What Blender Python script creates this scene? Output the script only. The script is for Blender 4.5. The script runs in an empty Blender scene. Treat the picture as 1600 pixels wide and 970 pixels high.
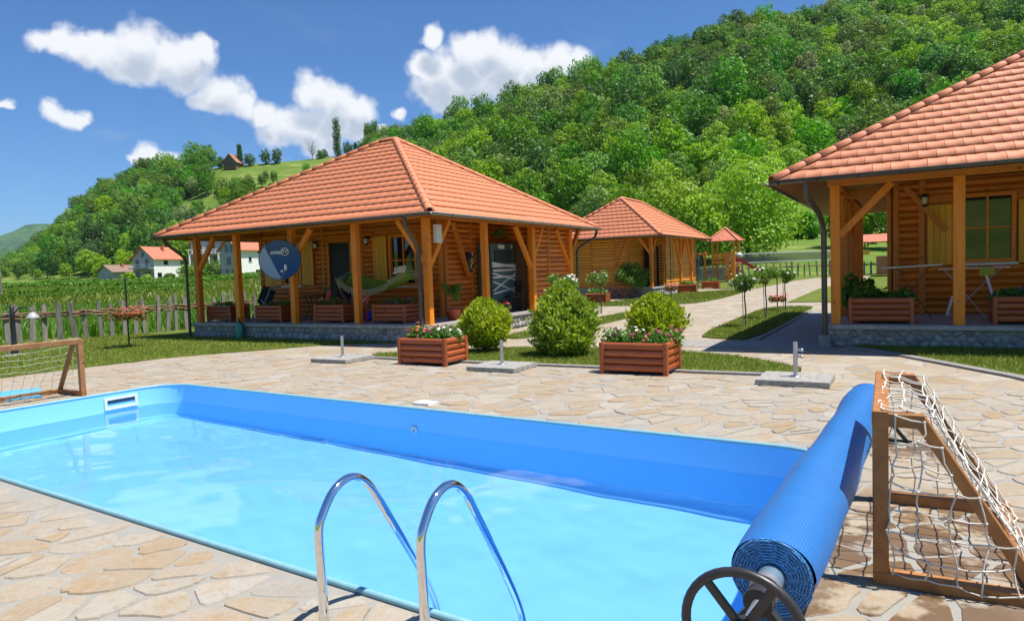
import bpy, bmesh, math, random
import numpy as np
from mathutils import Vector, Matrix
random.seed(7); RNG = np.random.default_rng(7)
PI = math.pi; rad = math.radians
S = bpy.context.scene
COL = S.collection
# ---------------------------------------------------------------- camera, sky, sun, exposure
# X runs along the cabin fronts, Y into the depth, Z up; the photographer stands at the origin
cam = bpy.data.cameras.new('camera'); cam.lens = 24.0; cam.sensor_width = 36.0
cam.clip_start = 0.05; cam.clip_end = 12000
co = bpy.data.objects.new('camera', cam); COL.objects.link(co)
co.matrix_world = Matrix.Translation((0, 0, 1.65)) @ Matrix.Rotation(rad(30.02), 4, 'Z') @ Matrix.Rotation(rad(90 - 3.23), 4, 'X') @ Matrix.Rotation(rad(-2.02), 4, 'Z')
S.camera = co
SUN_DIR = Vector((0.37, 0.07, 1.0)).normalized()
sun = bpy.data.lights.new('sun', 'SUN'); sun.energy = 3.9; sun.angle = rad(0.53); sun.color = (1.0, 0.95, 0.87)
so = bpy.data.objects.new('sun', sun); COL.objects.link(so)
so.rotation_euler = SUN_DIR.to_track_quat('Z', 'Y').to_euler(); so.location = (0, 0, 60)
S.view_settings.view_transform = 'Standard'; S.view_settings.look = 'None'
S.view_settings.exposure = 0.92; S.view_settings.gamma = 1.0
S.cycles.max_bounces = 10; S.cycles.transparent_max_bounces = 12; S.cycles.diffuse_bounces = 6
S.cycles.glossy_bounces = 4; S.cycles.transmission_bounces = 6
S.cycles.use_denoising = True
S.cycles.sample_clamp_indirect = 6.0
W = bpy.data.worlds.new('World'); S.world = W; W.use_nodes = True
SKY_STRENGTH = 0.066

class NT:
    """small node-tree helper"""
    def __init__(s, tree): s.t = tree; s.n = tree.nodes; s.l = tree.links
    def add(s, typ, **kw):
        nd = s.n.new(typ)
        for k, v in kw.items():
            if k.startswith('i_'):
                key = k[2:]; key = int(key) if key.isdigit() else key.replace('_', ' ')
                inp = nd.inputs[key]
                if isinstance(v, bpy.types.NodeSocket): s.l.new(v, inp)
                else: inp.default_value = v
            else: setattr(nd, k, v)
        return nd
    def math(s, op, a, b=0.0, c=0.0, clamp=False):
        nd = s.n.new('ShaderNodeMath'); nd.operation = op; nd.use_clamp = clamp
        for i, v in enumerate((a, b, c)):
            if isinstance(v, bpy.types.NodeSocket): s.l.new(v, nd.inputs[i])
            else: nd.inputs[i].default_value = v
        return nd.outputs[0]
    def vmath(s, op, a, b=None, scale=None):
        nd = s.n.new('ShaderNodeVectorMath'); nd.operation = op
        for i, v in enumerate((a, b)):
            if v is None: continue
            if isinstance(v, bpy.types.NodeSocket): s.l.new(v, nd.inputs[i])
            else: nd.inputs[i].default_value = v
        if scale is not None: nd.inputs['Scale'].default_value = scale
        return nd.outputs['Value'] if op in ('DOT_PRODUCT', 'LENGTH', 'DISTANCE') else nd.outputs[0]
    def mix(s, f, a, b, typ='MIX'):
        nd = s.n.new('ShaderNodeMix'); nd.data_type = 'RGBA'; nd.blend_type = typ
        for i, v in ((0, f), (6, a), (7, b)):
            if isinstance(v, bpy.types.NodeSocket): s.l.new(v, nd.inputs[i])
            else: nd.inputs[i].default_value = (v if i == 0 else (tuple(v) + (1,))[:4])
        return nd.outputs[2]
    def noise(s, vec, scale, detail=3.0, rough=0.55, dist=0.0):
        nd = s.add('ShaderNodeTexNoise'); nd.inputs['Scale'].default_value = scale
        nd.inputs['Detail'].default_value = detail; nd.inputs['Roughness'].default_value = rough
        nd.inputs['Distortion'].default_value = dist
        if vec is not None: s.l.new(vec, nd.inputs['Vector'])
        return nd.outputs['Fac']
    def ramp(s, fac, stops):
        nd = s.n.new('ShaderNodeValToRGB'); s.l.new(fac, nd.inputs[0])
        el = nd.color_ramp.elements
        while len(el) < len(stops): el.new(0.5)
        for e, (p, c) in zip(el, stops):
            e.position = p; e.color = (tuple(c) + (1,))[:4] if not isinstance(c, (int, float)) else (c, c, c, 1)
        return nd.outputs[0]
    def smooth(s, v, a, b):
        nd = s.n.new('ShaderNodeMapRange'); nd.interpolation_type = 'SMOOTHSTEP'
        s.l.new(v, nd.inputs[0]); nd.inputs[1].default_value = a; nd.inputs[2].default_value = b
        return nd.outputs[0]

def build_world():
    t = NT(W.node_tree); t.n.clear()
    out = t.add('ShaderNodeOutputWorld'); bg = t.add('ShaderNodeBackground')
    sky = t.add('ShaderNodeTexSky', sky_type='NISHITA', sun_disc=False)
    sky.sun_elevation = math.asin(SUN_DIR.z); sky.sun_rotation = math.atan2(SUN_DIR.x, SUN_DIR.y)
    sky.altitude = 300; sky.air_density = 1.0; sky.dust_density = 0.7; sky.ozone_density = 4.0
    tint = t.mix(1.0, sky.outputs[0], SKY_TINT, 'MULTIPLY')
    # fair-weather cumulus far out in the sky: direction-space blobs broken up by noise
    d = t.add('ShaderNodeTexCoord').outputs['Generated']
    wob = t.add('ShaderNodeTexNoise'); t.l.new(d, wob.inputs['Vector']); wob.inputs['Scale'].default_value = 20; wob.inputs['Detail'].default_value = 7; wob.inputs['Roughness'].default_value = 0.55
    wv = t.vmath('SUBTRACT', wob.outputs['Color'], (0.5, 0.5, 0.5)); wv = t.vmath('SCALE', wv, scale=0.042)
    n1 = t.noise(d, 34, 9, 0.60); n1 = t.math('MULTIPLY', t.math('SUBTRACT', n1, 0.5), 0.80)
    def density(dd):
        dens = None
        for (x, y, z, r, fl) in CLOUDS:
            v = t.vmath('MULTIPLY', t.vmath('SUBTRACT', dd, (x, y, z)), (1, 1, fl))
            q = t.math('SUBTRACT', 1.0, t.math('DIVIDE', t.vmath('LENGTH', v), r))
            dens = q if dens is None else t.math('SMOOTH_MAX', dens, q, 0.12)
        return dens
    dd = t.vmath('ADD', d, wv)
    e = t.math('ADD', density(dd), n1)
    alpha = t.smooth(e, 0.0, 0.55)
    # bases under much cloud are greyer than the sunlit heads
    e2 = t.math('ADD', density(t.vmath('ADD', dd, (0.006, 0.0, 0.030))), t.math('MULTIPLY', n1, 0.8))
    gray = t.math('MULTIPLY', t.math('MULTIPLY', t.smooth(e2, 0.0, 0.75), t.smooth(e, 0.05, 0.6)), 0.85)
    ccol = t.mix(gray, CLOUD_LIT, CLOUD_BASE)
    # thin veils low in the sky
    v1 = t.noise(t.vmath('MULTIPLY', d, (1, 1, 3.2)), 5.5, 7, 0.62, 0.5)
    sep = t.add('ShaderNodeSeparateXYZ'); t.l.new(d, sep.inputs[0])
    low = t.smooth(sep.outputs[2], 0.45, 0.05)
    veil = t.math('MULTIPLY', t.math('MULTIPLY', t.smooth(v1, 0.56, 0.8), low), 0.45)
    c0 = t.mix(veil, tint, CLOUD_VEIL)
    c1 = t.mix(alpha, c0, ccol)
    t.l.new(c1, bg.inputs[0]); bg.inputs[1].default_value = SKY_STRENGTH
    t.l.new(bg.outputs[0], out.inputs[0])
SKY_TINT = (0.50, 0.80, 1.10)
CLOUD_LIT = (7.6, 7.8, 8.1); CLOUD_BASE = (3.6, 4.3, 5.4); CLOUD_VEIL = (3.2, 4.2, 5.7)
CLOUDS = [(-0.8580,0.4268,0.2857,0.0213,1.15), (-0.8484,0.4447,0.2872,0.0249,1.15), (-0.8386,0.4676,0.2796,0.0305,1.15), (-0.8260,0.4904,0.2778,0.0310,1.15), (-0.8076,0.5119,0.2928,0.0383,1.15), (-0.8061,0.5258,0.2715,0.0371,1.15), (-0.7907,0.5457,0.2774,0.0393,1.15), (-0.7743,0.5640,0.2868,0.0324,1.15), (-0.7631,0.5723,0.3003,0.0180,1.15), (-0.7854,0.5588,0.2662,0.0361,1.15), (-0.8226,0.5031,0.2651,0.0314,1.15), (-0.7669,0.5944,0.2419,0.0389,1.15), (-0.7810,0.5788,0.2345,0.0258,1.15), (-0.7537,0.6156,0.2301,0.0263,1.15), (-0.7387,0.6373,0.2194,0.0267,1.15), (-0.7193,0.6609,0.2140,0.0347,1.15), (-0.6909,0.6785,0.2496,0.0347,1.15), (-0.6707,0.7024,0.2385,0.0390,1.15), (-0.6494,0.7251,0.2292,0.0315,1.15), (-0.7035,0.6796,0.2082,0.0409,1.15), (-0.6684,0.7138,0.2091,0.0375,1.15), (-0.7341,0.6508,0.1940,0.0289,1.15), (-0.6955,0.6938,0.1869,0.0354,1.15), (-0.6594,0.7249,0.1992,0.0298,1.15), (-0.5528,0.7711,0.3159,0.0233,1.15), (-0.5711,0.7702,0.2840,0.0275,1.15), (-0.5520,0.7877,0.2735,0.0464,1.15), (-0.5726,0.7789,0.2558,0.0347,1.15), (-0.5133,0.8044,0.2991,0.0393,1.15), (-0.4912,0.8145,0.3087,0.0323,1.15), (-0.4764,0.8309,0.2876,0.0464,1.15), (-0.4452,0.8506,0.2799,0.0415,1.15), (-0.4132,0.8656,0.2829,0.0374,1.15), (-0.3867,0.8772,0.2845,0.0275,1.15), (-0.5184,0.8131,0.2648,0.0537,1.15), (-0.4739,0.8421,0.2575,0.0499,1.15), (-0.5511,0.7969,0.2474,0.0379,1.15), (-0.4254,0.8651,0.2659,0.0417,1.15), (-0.8703,0.4455,0.2100,0.0221,1.15), (-0.8660,0.4553,0.2067,0.0205,1.15), (-0.8605,0.4674,0.2028,0.0155,1.15), (-0.8896,0.4036,0.2138,0.0107,1.15), (-0.8283,0.5365,0.1613,0.0255,1.15), (-0.8164,0.5534,0.1653,0.0184,1.15), (-0.8362,0.5258,0.1560,0.0145,1.15), (-0.6064,0.7628,0.2246,0.0130,1.15), (-0.6294,0.7504,0.2019,0.0140,1.15)]
build_world()

# ---------------------------------------------------------------- materials
MATS = {}
def mat(name, fn):
    if name in MATS: return MATS[name]
    m = bpy.data.materials.new(name); m.use_nodes = True
    t = NT(m.node_tree); t.n.clear()
    out = t.add('ShaderNodeOutputMaterial')
    sh = fn(t, m)
    if sh is not None: t.l.new(sh, out.inputs[0])
    MATS[name] = m; return m
def principled(t, col, rough=0.6, metal=0.0, bump=None, bstr=0.3, bdist=0.01, spec=0.5, **kw):
    p = t.add('ShaderNodeBsdfPrincipled')
    if isinstance(col, bpy.types.NodeSocket): t.l.new(col, p.inputs['Base Color'])
    else: p.inputs['Base Color'].default_value = (tuple(col) + (1,))[:4]
    if isinstance(rough, bpy.types.NodeSocket): t.l.new(rough, p.inputs['Roughness'])
    else: p.inputs['Roughness'].default_value = rough
    p.inputs['Metallic'].default_value = metal; p.inputs['Specular IOR Level'].default_value = spec
    for k, v in kw.items(): p.inputs[k.replace('_', ' ')].default_value = v
    if bump is not None:
        b = t.add('ShaderNodeBump'); b.inputs['Strength'].default_value = bstr; b.inputs['Distance'].default_value = bdist
        t.l.new(bump, b.inputs['Height']); t.l.new(b.outputs[0], p.inputs['Normal'])
    return p.outputs[0]
def pos(t): return t.add('ShaderNodeNewGeometry').outputs['Position']
def islandrnd(t):
    g = t.add('ShaderNodeNewGeometry').outputs['Random Per Island']; o = t.add('ShaderNodeObjectInfo').outputs['Random']
    return t.math('FRACT', t.math('ADD', g, o))
def plain(name, col, rough=0.6, metal=0.0, var=0.12, nscale=14.0, bump=0.0, **kw):
    def f(t, m):
        n = t.noise(pos(t), nscale, 4)
        c = t.mix(t.smooth(n, 0.3, 0.7), tuple(v * (1 - var) for v in col), tuple(min(1, v * (1 + var)) for v in col))
        return principled(t, c, rough, metal, bump=n if bump else None, bstr=bump, **kw)
    return mat(name, f)
def wood(name, c1, c2, rough=0.5, grain=(18, 18, 18), obj=True, dark=0.35, rv=0.25, knots=True):
    """stained wood: long grain along the object's own longest texture axis, knots, piece to piece variation"""
    def f(t, m):
        tc = t.add('ShaderNodeTexCoord').outputs['Object'] if obj else pos(t)
        oi = t.add('ShaderNodeObjectInfo').outputs['Random']
        off = t.add('ShaderNodeCombineXYZ'); t.l.new(t.math('MULTIPLY', oi, 57.0), off.inputs[0]); t.l.new(t.math('MULTIPLY', oi, 31.0), off.inputs[1])
        v = t.vmath('MULTIPLY', t.vmath('ADD', tc, off.outputs[0]), grain)
        n = t.noise(v, 1.0, 5, 0.6, 0.6); n2 = t.noise(pos(t), 1.7, 3)
        c = t.mix(t.smooth(n, 0.28, 0.72), c1, c2)
        c = t.mix(t.math('MULTIPLY', t.smooth(n, 0.62, 0.8), dark), c, tuple(x * 0.3 for x in c1))
        if knots:
            kv = t.add('ShaderNodeTexVoronoi'); kv.inputs['Scale'].default_value = 1.0; t.l.new(t.vmath('MULTIPLY', pos(t), (3.1, 3.1, 3.1)), kv.inputs['Vector'])
            kd = t.smooth(t.math('ADD', kv.outputs['Distance'], t.math('MULTIPLY', n, .06)), .15, .09); c = t.mix(t.math('MULTIPLY', kd, .7), c, tuple(x * 0.22 for x in c1))
        k = t.math('ADD', t.math('MULTIPLY', t.math('ADD', t.math('MULTIPLY', oi, 0.6), t.math('MULTIPLY', n2, 0.4)), rv * 2), 1 - rv)
        cc = t.add('ShaderNodeCombineXYZ')
        for i in range(3): t.l.new(k, cc.inputs[i])
        c = t.mix(1.0, c, cc.outputs[0], 'MULTIPLY')
        return principled(t, c, rough, bump=n, bstr=0.25, bdist=0.006)
    return mat(name, f)
M_LOG = wood('log_wood', (0.56, 0.138, 0.008), (0.72, 0.210, 0.014), 0.45, (1.4, 26, 26), rv=0.34)
M_LOGY = wood('log_wood_side', (0.56, 0.138, 0.008), (0.72, 0.210, 0.014), 0.45, (1.4, 26, 26))
M_POST = wood('post_wood', (0.72, 0.190, 0.007), (0.86, 0.272, 0.012), 0.45, (22, 22, 1.6))
M_BEAM = wood('beam_wood', (0.52, 0.150, 0.009), (0.66, 0.215, 0.016), 0.5, (3, 3, 22))
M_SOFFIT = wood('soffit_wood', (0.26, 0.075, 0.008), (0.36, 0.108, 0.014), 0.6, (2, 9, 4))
M_LOG3 = wood('pale_log_wood', (0.62, 0.24, 0.025), (0.76, 0.34, 0.045), 0.45, (1.4, 26, 26))
M_SHUT = wood('shutter_wood', (0.74, 0.33, 0.012), (0.84, 0.41, 0.020), 0.45, (20, 20, 1.5))
M_PLANT = wood('planter_wood', (0.31, 0.066, 0.018), (0.42, 0.105, 0.030), 0.42, (2.2, 24, 24), dark=0.3)
M_GOAL = wood('goal_wood', (0.27, 0.105, 0.028), (0.38, 0.165, 0.048), 0.55, (8, 8, 8), dark=0.6)
M_GREYW = wood('grey_wood', (0.15, 0.132, 0.112), (0.28, 0.255, 0.225), 0.85, (14, 14, 2.0), dark=0.6)
M_BRANCH = wood('branch_wood', (0.16, 0.09, 0.055), (0.28, 0.17, 0.10), 0.85, (6, 6, 6))
M_BARK = wood('bark', (0.10, 0.075, 0.05), (0.20, 0.16, 0.115), 0.9, (7, 7, 2))
def f_tile(t, m):
    r = islandrnd(t); n = t.noise(pos(t), 7, 5); n2 = t.noise(pos(t), 90, 3)
    c = t.mix(r, (0.63, 0.210, 0.094), (0.67, 0.228, 0.104))
    c = t.mix(t.smooth(n, 0.45, 0.75), c, (0.65, 0.24, 0.122))
    c = t.mix(t.math('MULTIPLY', t.smooth(n2, 0.55, 0.8), 0.25), c, (0.30, 0.10, 0.06))
    return principled(t, c, 0.62, bump=n2, bstr=0.15, bdist=0.004)
M_TILE = mat('clay_tile', f_tile)
M_GUT = plain('gutter_brown', (0.085, 0.072, 0.06), 0.4, 0.2)
M_GUTG = plain('gutter_grey', (0.26, 0.235, 0.20), 0.45, 0.3)
M_STEEL = plain('galvanised', (0.50, 0.51, 0.52), 0.42, 0.8, 0.08)
M_CHROME = mat('polished_steel', lambda t, m: principled(t, (0.80, 0.80, 0.82), 0.045, 1.0))
M_BLACK = plain('black_paint', (0.018, 0.018, 0.02), 0.35)
M_RUBBER = plain('black_plastic', (0.032, 0.028, 0.028), 0.38)
M_WHITE = plain('white_paint', (0.74, 0.74, 0.72), 0.5, var=0.05)
M_PAPER = plain('paper', (0.72, 0.70, 0.62), 0.8, var=0.06)
M_DARKDOOR = mat('dark_door', lambda t, m: principled(t, t.mix(t.noise(pos(t), 5, 3), (0.008, 0.009, 0.011), (0.018, 0.02, 0.024)), 0.35, spec=0.25))
M_BROWNDOOR = wood('brown_door_wood', (0.10, 0.05, 0.025), (0.16, 0.08, 0.04), 0.5, (18, 18, 2))
def f_glass(t, m):
    return principled(t, (0.012, 0.016, 0.014), 0.03, spec=1.0)
M_GLASS = mat('window_glass', f_glass)
def stone_shader(t, cols, nsc=6.0, grain=60, bstr=0.35, usepos=True):
    r = islandrnd(t); p = pos(t)
    c = t.ramp(r, [(i / (len(cols) - 1), c) for i, c in enumerate(cols)])
    n = t.noise(p, nsc, 6, 0.6, 0.8); n2 = t.noise(p, grain, 4, 0.65)
    return r, p, c, n, n2
def f_flag(t, m):
    cols = [(0.345, 0.305, 0.24), (0.325, 0.25, 0.165), (0.365, 0.335, 0.28), (0.34, 0.275, 0.195), (0.30, 0.28, 0.245), (0.355, 0.315, 0.25), (0.32, 0.235, 0.145), (0.37, 0.345, 0.30)]
    r, p, c, n, n2 = stone_shader(t, cols, 5.0)
    c = t.mix(t.math('MULTIPLY', t.smooth(n, 0.46, 0.72), 0.75), c, (0.35, 0.235, 0.125))
    n3 = t.noise(p, 2.6, 5, 0.6, 1.2)
    c = t.mix(t.math('MULTIPLY', t.smooth(n3, 0.5, 0.7), 0.7), c, (0.385, 0.335, 0.265))
    c = t.mix(t.math('MULTIPLY', t.smooth(n2, 0.5, 0.78), 0.4), c, (0.19, 0.13, 0.075))
    n4 = t.noise(p, 19, 6, 0.68, 0.6); c = t.mix(t.math('MULTIPLY', t.smooth(n4, 0.50, 0.70), 0.42), c, (0.235, 0.17, 0.105)); c = t.mix(t.math('MULTIPLY', t.smooth(n4, 0.46, 0.30), 0.45), c, (0.40, 0.37, 0.32))
    n5 = t.noise(p, 0.55, 4, 0.6); c = t.mix(t.math('MULTIPLY', t.smooth(n5, 0.5, 0.72), 0.35), c, (0.27, 0.235, 0.19))
    # damp patches near the goal and the pool corner
    wet = t.smooth(t.noise(p, 2.3, 5, 0.6), 0.40, 0.50)
    near = None
    for (x, y, rr) in ((0.1, 4.5, 1.3), (0.1, 3.4, 1.0), (-0.1, 6.9, 0.8), (-0.2, 3.2, 0.8)):
        dd = t.vmath('DISTANCE', p, (x, y, 0.0)); q = t.smooth(dd, rr, rr * 0.35)
        near = q if near is None else t.math('MAXIMUM', near, q)
    w = t.math('MULTIPLY', wet, near)
    c = t.mix(t.math('MULTIPLY', w, 0.78), c, (0.115, 0.055, 0.018))
    h = t.math('ADD', t.math('MULTIPLY', n, 0.7), t.math('MULTIPLY', n2, 0.3))
    return principled(t, c, t.math('SUBTRACT', 0.8, t.math('MULTIPLY', w, 0.45)), bump=h, bstr=0.55, bdist=0.012, spec=0.3)
M_FLAG = mat('flagstone', f_flag)
def f_grout(t, m):
    p = pos(t); n = t.noise(p, 9, 5)
    return principled(t, t.mix(n, (0.255, 0.24, 0.21), (0.325, 0.305, 0.268)), 0.9, bump=t.noise(p, 80, 3), bstr=0.4)
M_GROUT = mat('grout', f_grout)
def f_path(t, m):
    """distant crazy paving: cell pattern with pale joints"""
    p = pos(t)
    q = t.vmath('ADD', p, t.vmath('SCALE', t.vmath('SUBTRACT', t.add('ShaderNodeTexNoise', i_Scale=2.2).outputs['Color'], (0.5, 0.5, 0.5)), scale=0.25))
    q = t.vmath('MULTIPLY', q, (1, 0.8, 1))
    v = t.add('ShaderNodeTexVoronoi'); v.inputs['Scale'].default_value = 2.4; t.l.new(q, v.inputs['Vector'])
    e = t.add('ShaderNodeTexVoronoi', feature='DISTANCE_TO_EDGE'); e.inputs['Scale'].default_value = 2.4; t.l.new(q, e.inputs['Vector'])
    sp = t.add('ShaderNodeSeparateXYZ'); t.l.new(v.outputs['Color'], sp.inputs[0])
    c = t.ramp(sp.outputs[0], [(0, (0.34, 0.285, 0.21)), (0.25, (0.30, 0.22, 0.135)), (0.5, (0.375, 0.33, 0.265)), (0.75, (0.32, 0.25, 0.165)), (1, (0.37, 0.32, 0.25))])
    n = t.noise(p, 3.0, 6, 0.6, 1.0)
    c = t.mix(t.math('MULTIPLY', t.smooth(n, 0.48, 0.7), 0.6), c, (0.38, 0.335, 0.27))
    c = t.mix(t.smooth(e.outputs[0], 0.05, 0.015), c, (0.27, 0.245, 0.205))
    return principled(t, c, 0.85, bump=t.smooth(e.outputs[0], 0.0, 0.06), bstr=0.4, bdist=0.01, spec=0.3)
M_PATH = mat('distant_paving', f_path)
M_CONC = plain('concrete', (0.27, 0.255, 0.235), 0.9, var=0.2, nscale=9, bump=0.3)
M_SLAB = plain('umbrella_slab_concrete', (0.30, 0.285, 0.26), 0.9, var=0.22, nscale=14, bump=0.4)
M_KERB = plain('kerb_concrete', (0.24, 0.23, 0.21), 0.9, var=0.18, nscale=11, bump=0.3)
M_FLOOR = plain('porch_floor', (0.40, 0.37, 0.34), 0.8, var=0.15, nscale=7)
def f_cobble(t, m):
    cols = [(0.20, 0.20, 0.19), (0.36, 0.34, 0.31), (0.28, 0.27, 0.255), (0.46, 0.44, 0.40), (0.24, 0.225, 0.20), (0.40, 0.37, 0.33)]
    r, p, c, n, n2 = stone_shader(t, cols, 9)
    c = t.mix(t.math('MULTIPLY', t.smooth(n2, 0.45, 0.75), 0.5), c, (0.16, 0.15, 0.14))
    return principled(t, c, 0.85, bump=n2, bstr=0.5, bdist=0.01)
M_COBBLE = mat('plinth_cobble', f_cobble)
M_MORTAR = plain('plinth_mortar', (0.36, 0.345, 0.32), 0.95, var=0.25, nscale=12, bump=0.5)
M_RENDERW = plain('white_render', (0.84, 0.83, 0.80), 0.85, var=0.06, nscale=3)
M_RENDERG = plain('grey_render', (0.36, 0.36, 0.37), 0.9, var=0.15, nscale=2)
M_FARROOF = plain('far_roof_tiles', (0.50, 0.155, 0.085), 0.75, var=0.2, nscale=3)
def leafmat(name, a, b, c=None, trans=0.42, rough=0.5, objvar=0.0, tr=None):
    def f(t, m):
        r = t.add('ShaderNodeNewGeometry').outputs['Random Per Island']; o = t.add('ShaderNodeObjectInfo').outputs['Random']
        n = t.noise(pos(t), 0.9, 3)
        k = t.math('ADD', t.math('MULTIPLY', r, 0.6), t.math('MULTIPLY', n, 0.4))
        col = t.ramp(k, [(0.15, a), (0.85, b)] if c is None else [(0.1, a), (0.6, b), (0.95, c)])
        if objvar:
            hs = t.add('ShaderNodeHueSaturation'); t.l.new(col, hs.inputs['Color'])
            t.l.new(t.math('ADD', 0.5, t.math('MULTIPLY', t.math('SUBTRACT', o, 0.5), 0.06 * objvar)), hs.inputs['Hue'])
            o2 = t.math('FRACT', t.math('MULTIPLY', o, 7.31))
            t.l.new(t.math('ADD', 1.0, t.math('MULTIPLY', t.math('SUBTRACT', o2, 0.5), 0.75 * objvar)), hs.inputs['Value'])
            o3 = t.math('FRACT', t.math('MULTIPLY', o, 13.7))
            t.l.new(t.math('ADD', 1.0, t.math('MULTIPLY', t.math('SUBTRACT', o3, 0.5), 0.35 * objvar)), hs.inputs['Saturation'])
            col = hs.outputs[0]
        p = principled(t, col, rough, spec=0.35)
        tl = t.add('ShaderNodeBsdfTranslucent'); t.l.new(t.mix(1.0, col, (1.25, 1.2, 0.6), 'MULTIPLY'), tl.inputs[0])
        mx = t.add('ShaderNodeMixShader'); mx.inputs[0].default_value = trans
        t.l.new(p, mx.inputs[1]); t.l.new(tl.outputs[0], mx.inputs[2])
        return mx.outputs[0]
    return mat(name, f)
L_FOREST = leafmat('forest_leaf', (0.088, 0.212, 0.015), (0.180, 0.345, 0.032), objvar=0.9)
L_FOREST2 = leafmat('forest_leaf_dark', (0.054, 0.145, 0.020), (0.112, 0.240, 0.036), objvar=0.9)
L_FOREST3 = leafmat('forest_leaf_pale', (0.13, 0.22, 0.06), (0.27, 0.34, 0.14), (0.46, 0.47, 0.30), objvar=0.6)
L_BRIGHT = leafmat('walnut_leaf', (0.185, 0.350, 0.014), (0.330, 0.510, 0.030), objvar=0.3)
L_BUSH = leafmat('thuja_leaf', (0.200, 0.290, 0.012), (0.380, 0.480, 0.024), (0.54, 0.57, 0.07))
L_THUJA = leafmat('conifer_leaf', (0.140, 0.245, 0.020), (0.300, 0.420, 0.045), (0.50, 0.52, 0.09))
L_ROSE = leafmat('rose_leaf', (0.080, 0.185, 0.020), (0.170, 0.310, 0.036))
L_POT = leafmat('flower_leaf', (0.055, 0.165, 0.016), (0.125, 0.300, 0.030))
L_CROP = leafmat('crop_leaf', (0.085, 0.200, 0.018), (0.160, 0.320, 0.032))
L_GRASS = leafmat('grass_blade', (0.105, 0.165, 0.012), (0.190, 0.245, 0.026), (0.30, 0.30, 0.06), trans=0.25)
def petal(name, col): return mat(name, lambda t, m: principled(t, t.mix(islandrnd(t), tuple(v * 0.72 for v in col), col), 0.6))
P_PINK = petal('petal_pink', (0.62, 0.04, 0.22)); P_RED = petal('petal_red', (0.62, 0.03, 0.02)); P_WHITE = petal('petal_white', (0.80, 0.76, 0.66))
P_MAG = petal('petal_magenta', (0.45, 0.02, 0.30)); P_PURP = petal('petal_purple', (0.10, 0.03, 0.42)); P_ROSE = petal('petal_rose', (0.66, 0.10, 0.14))
def f_lawn(t, m):
    p = pos(t); n = t.noise(p, 1.3, 5); n2 = t.noise(p, 45, 3, 0.7); n3 = t.noise(p, 6, 4)
    c = t.mix(t.smooth(n, 0.35, 0.68), (0.095, 0.145, 0.014), (0.175, 0.205, 0.03))
    c = t.mix(t.math('MULTIPLY', t.smooth(n3, 0.5, 0.75), 0.6), c, (0.21, 0.20, 0.05))
    c = t.mix(t.math('MULTIPLY', n2, 0.5), c, (0.055, 0.085, 0.01))
    return principled(t, c, 0.9, bump=n2, bstr=0.8, bdist=0.03, spec=0.2)
M_LAWN = mat('lawn_ground', f_lawn)
def f_field(t, m):
    p = pos(t); n = t.noise(p, 0.035, 5, 0.6); n2 = t.noise(p, 0.55, 8, 0.75); n3 = t.noise(t.vmath('MULTIPLY', p, (0.05, 0.22, 0.05)), 1.0, 4)
    c = t.mix(t.smooth(n, 0.4, 0.62), (0.095, 0.165, 0.022), (0.155, 0.215, 0.040))
    c = t.mix(t.math('MULTIPLY', t.smooth(n3, 0.55, 0.72), 0.75), c, (0.29, 0.30, 0.085))
    c = t.mix(t.math('MULTIPLY', t.smooth(n2, 0.4, 0.65), 0.55), c, (0.065, 0.125, 0.012))
    return principled(t, c, 0.95, bump=n2, bstr=0.7, bdist=0.2, spec=0.15)
M_FIELD = mat('meadow', f_field)
def f_farhill(t, m):
    p = pos(t); n = t.noise(p, 0.02, 6, 0.7)
    return principled(t, t.mix(t.smooth(n, 0.35, 0.65), (0.03, 0.085, 0.018), (0.075, 0.16, 0.035)), 1.0, bump=n, bstr=1.0, bdist=20, spec=0.0)
M_FARHILL = mat('far_hill_forest', f_farhill)
# ---------------------------------------------------------------- object helpers
def V(*a): return Vector(a)
def fwd(x, y): return -0.50033 * x + 0.86583 * y
def gz(x, y): return 0.0105 * max(0.0, min(fwd(x, y), 64.0) - 26.0)
def tag(o, label=None, cat=None, group=None, kind=None):
    if label: o['label'] = label
    if cat: o['category'] = cat
    if group: o['group'] = group
    if kind: o['kind'] = kind
    return o
def thing(name, label, cat, loc=(0, 0, 0), group=None, rz=0.0):
    o = bpy.data.objects.new(name, None); o.empty_display_size = 0.2; COL.objects.link(o)
    o.location = loc; o.rotation_euler.z = rz
    return tag(o, label, cat, group)
def root_loc(o):
    p = Vector((0, 0, 0))
    while o is not None: p += o.location; o = o.parent
    return p
def link(name, me, parent=None, world=False, loc=None):
    """link a mesh as one object; world=True means its vertices are world coordinates"""
    o = bpy.data.objects.new(name, me); COL.objects.link(o)
    if parent is not None:
        o.parent = parent
        if world: o.location = -root_loc(parent)
    if loc is not None: o.location = Vector(loc) - (root_loc(parent) if (parent is not None and world) else Vector((0, 0, 0)))
    return o
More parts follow.
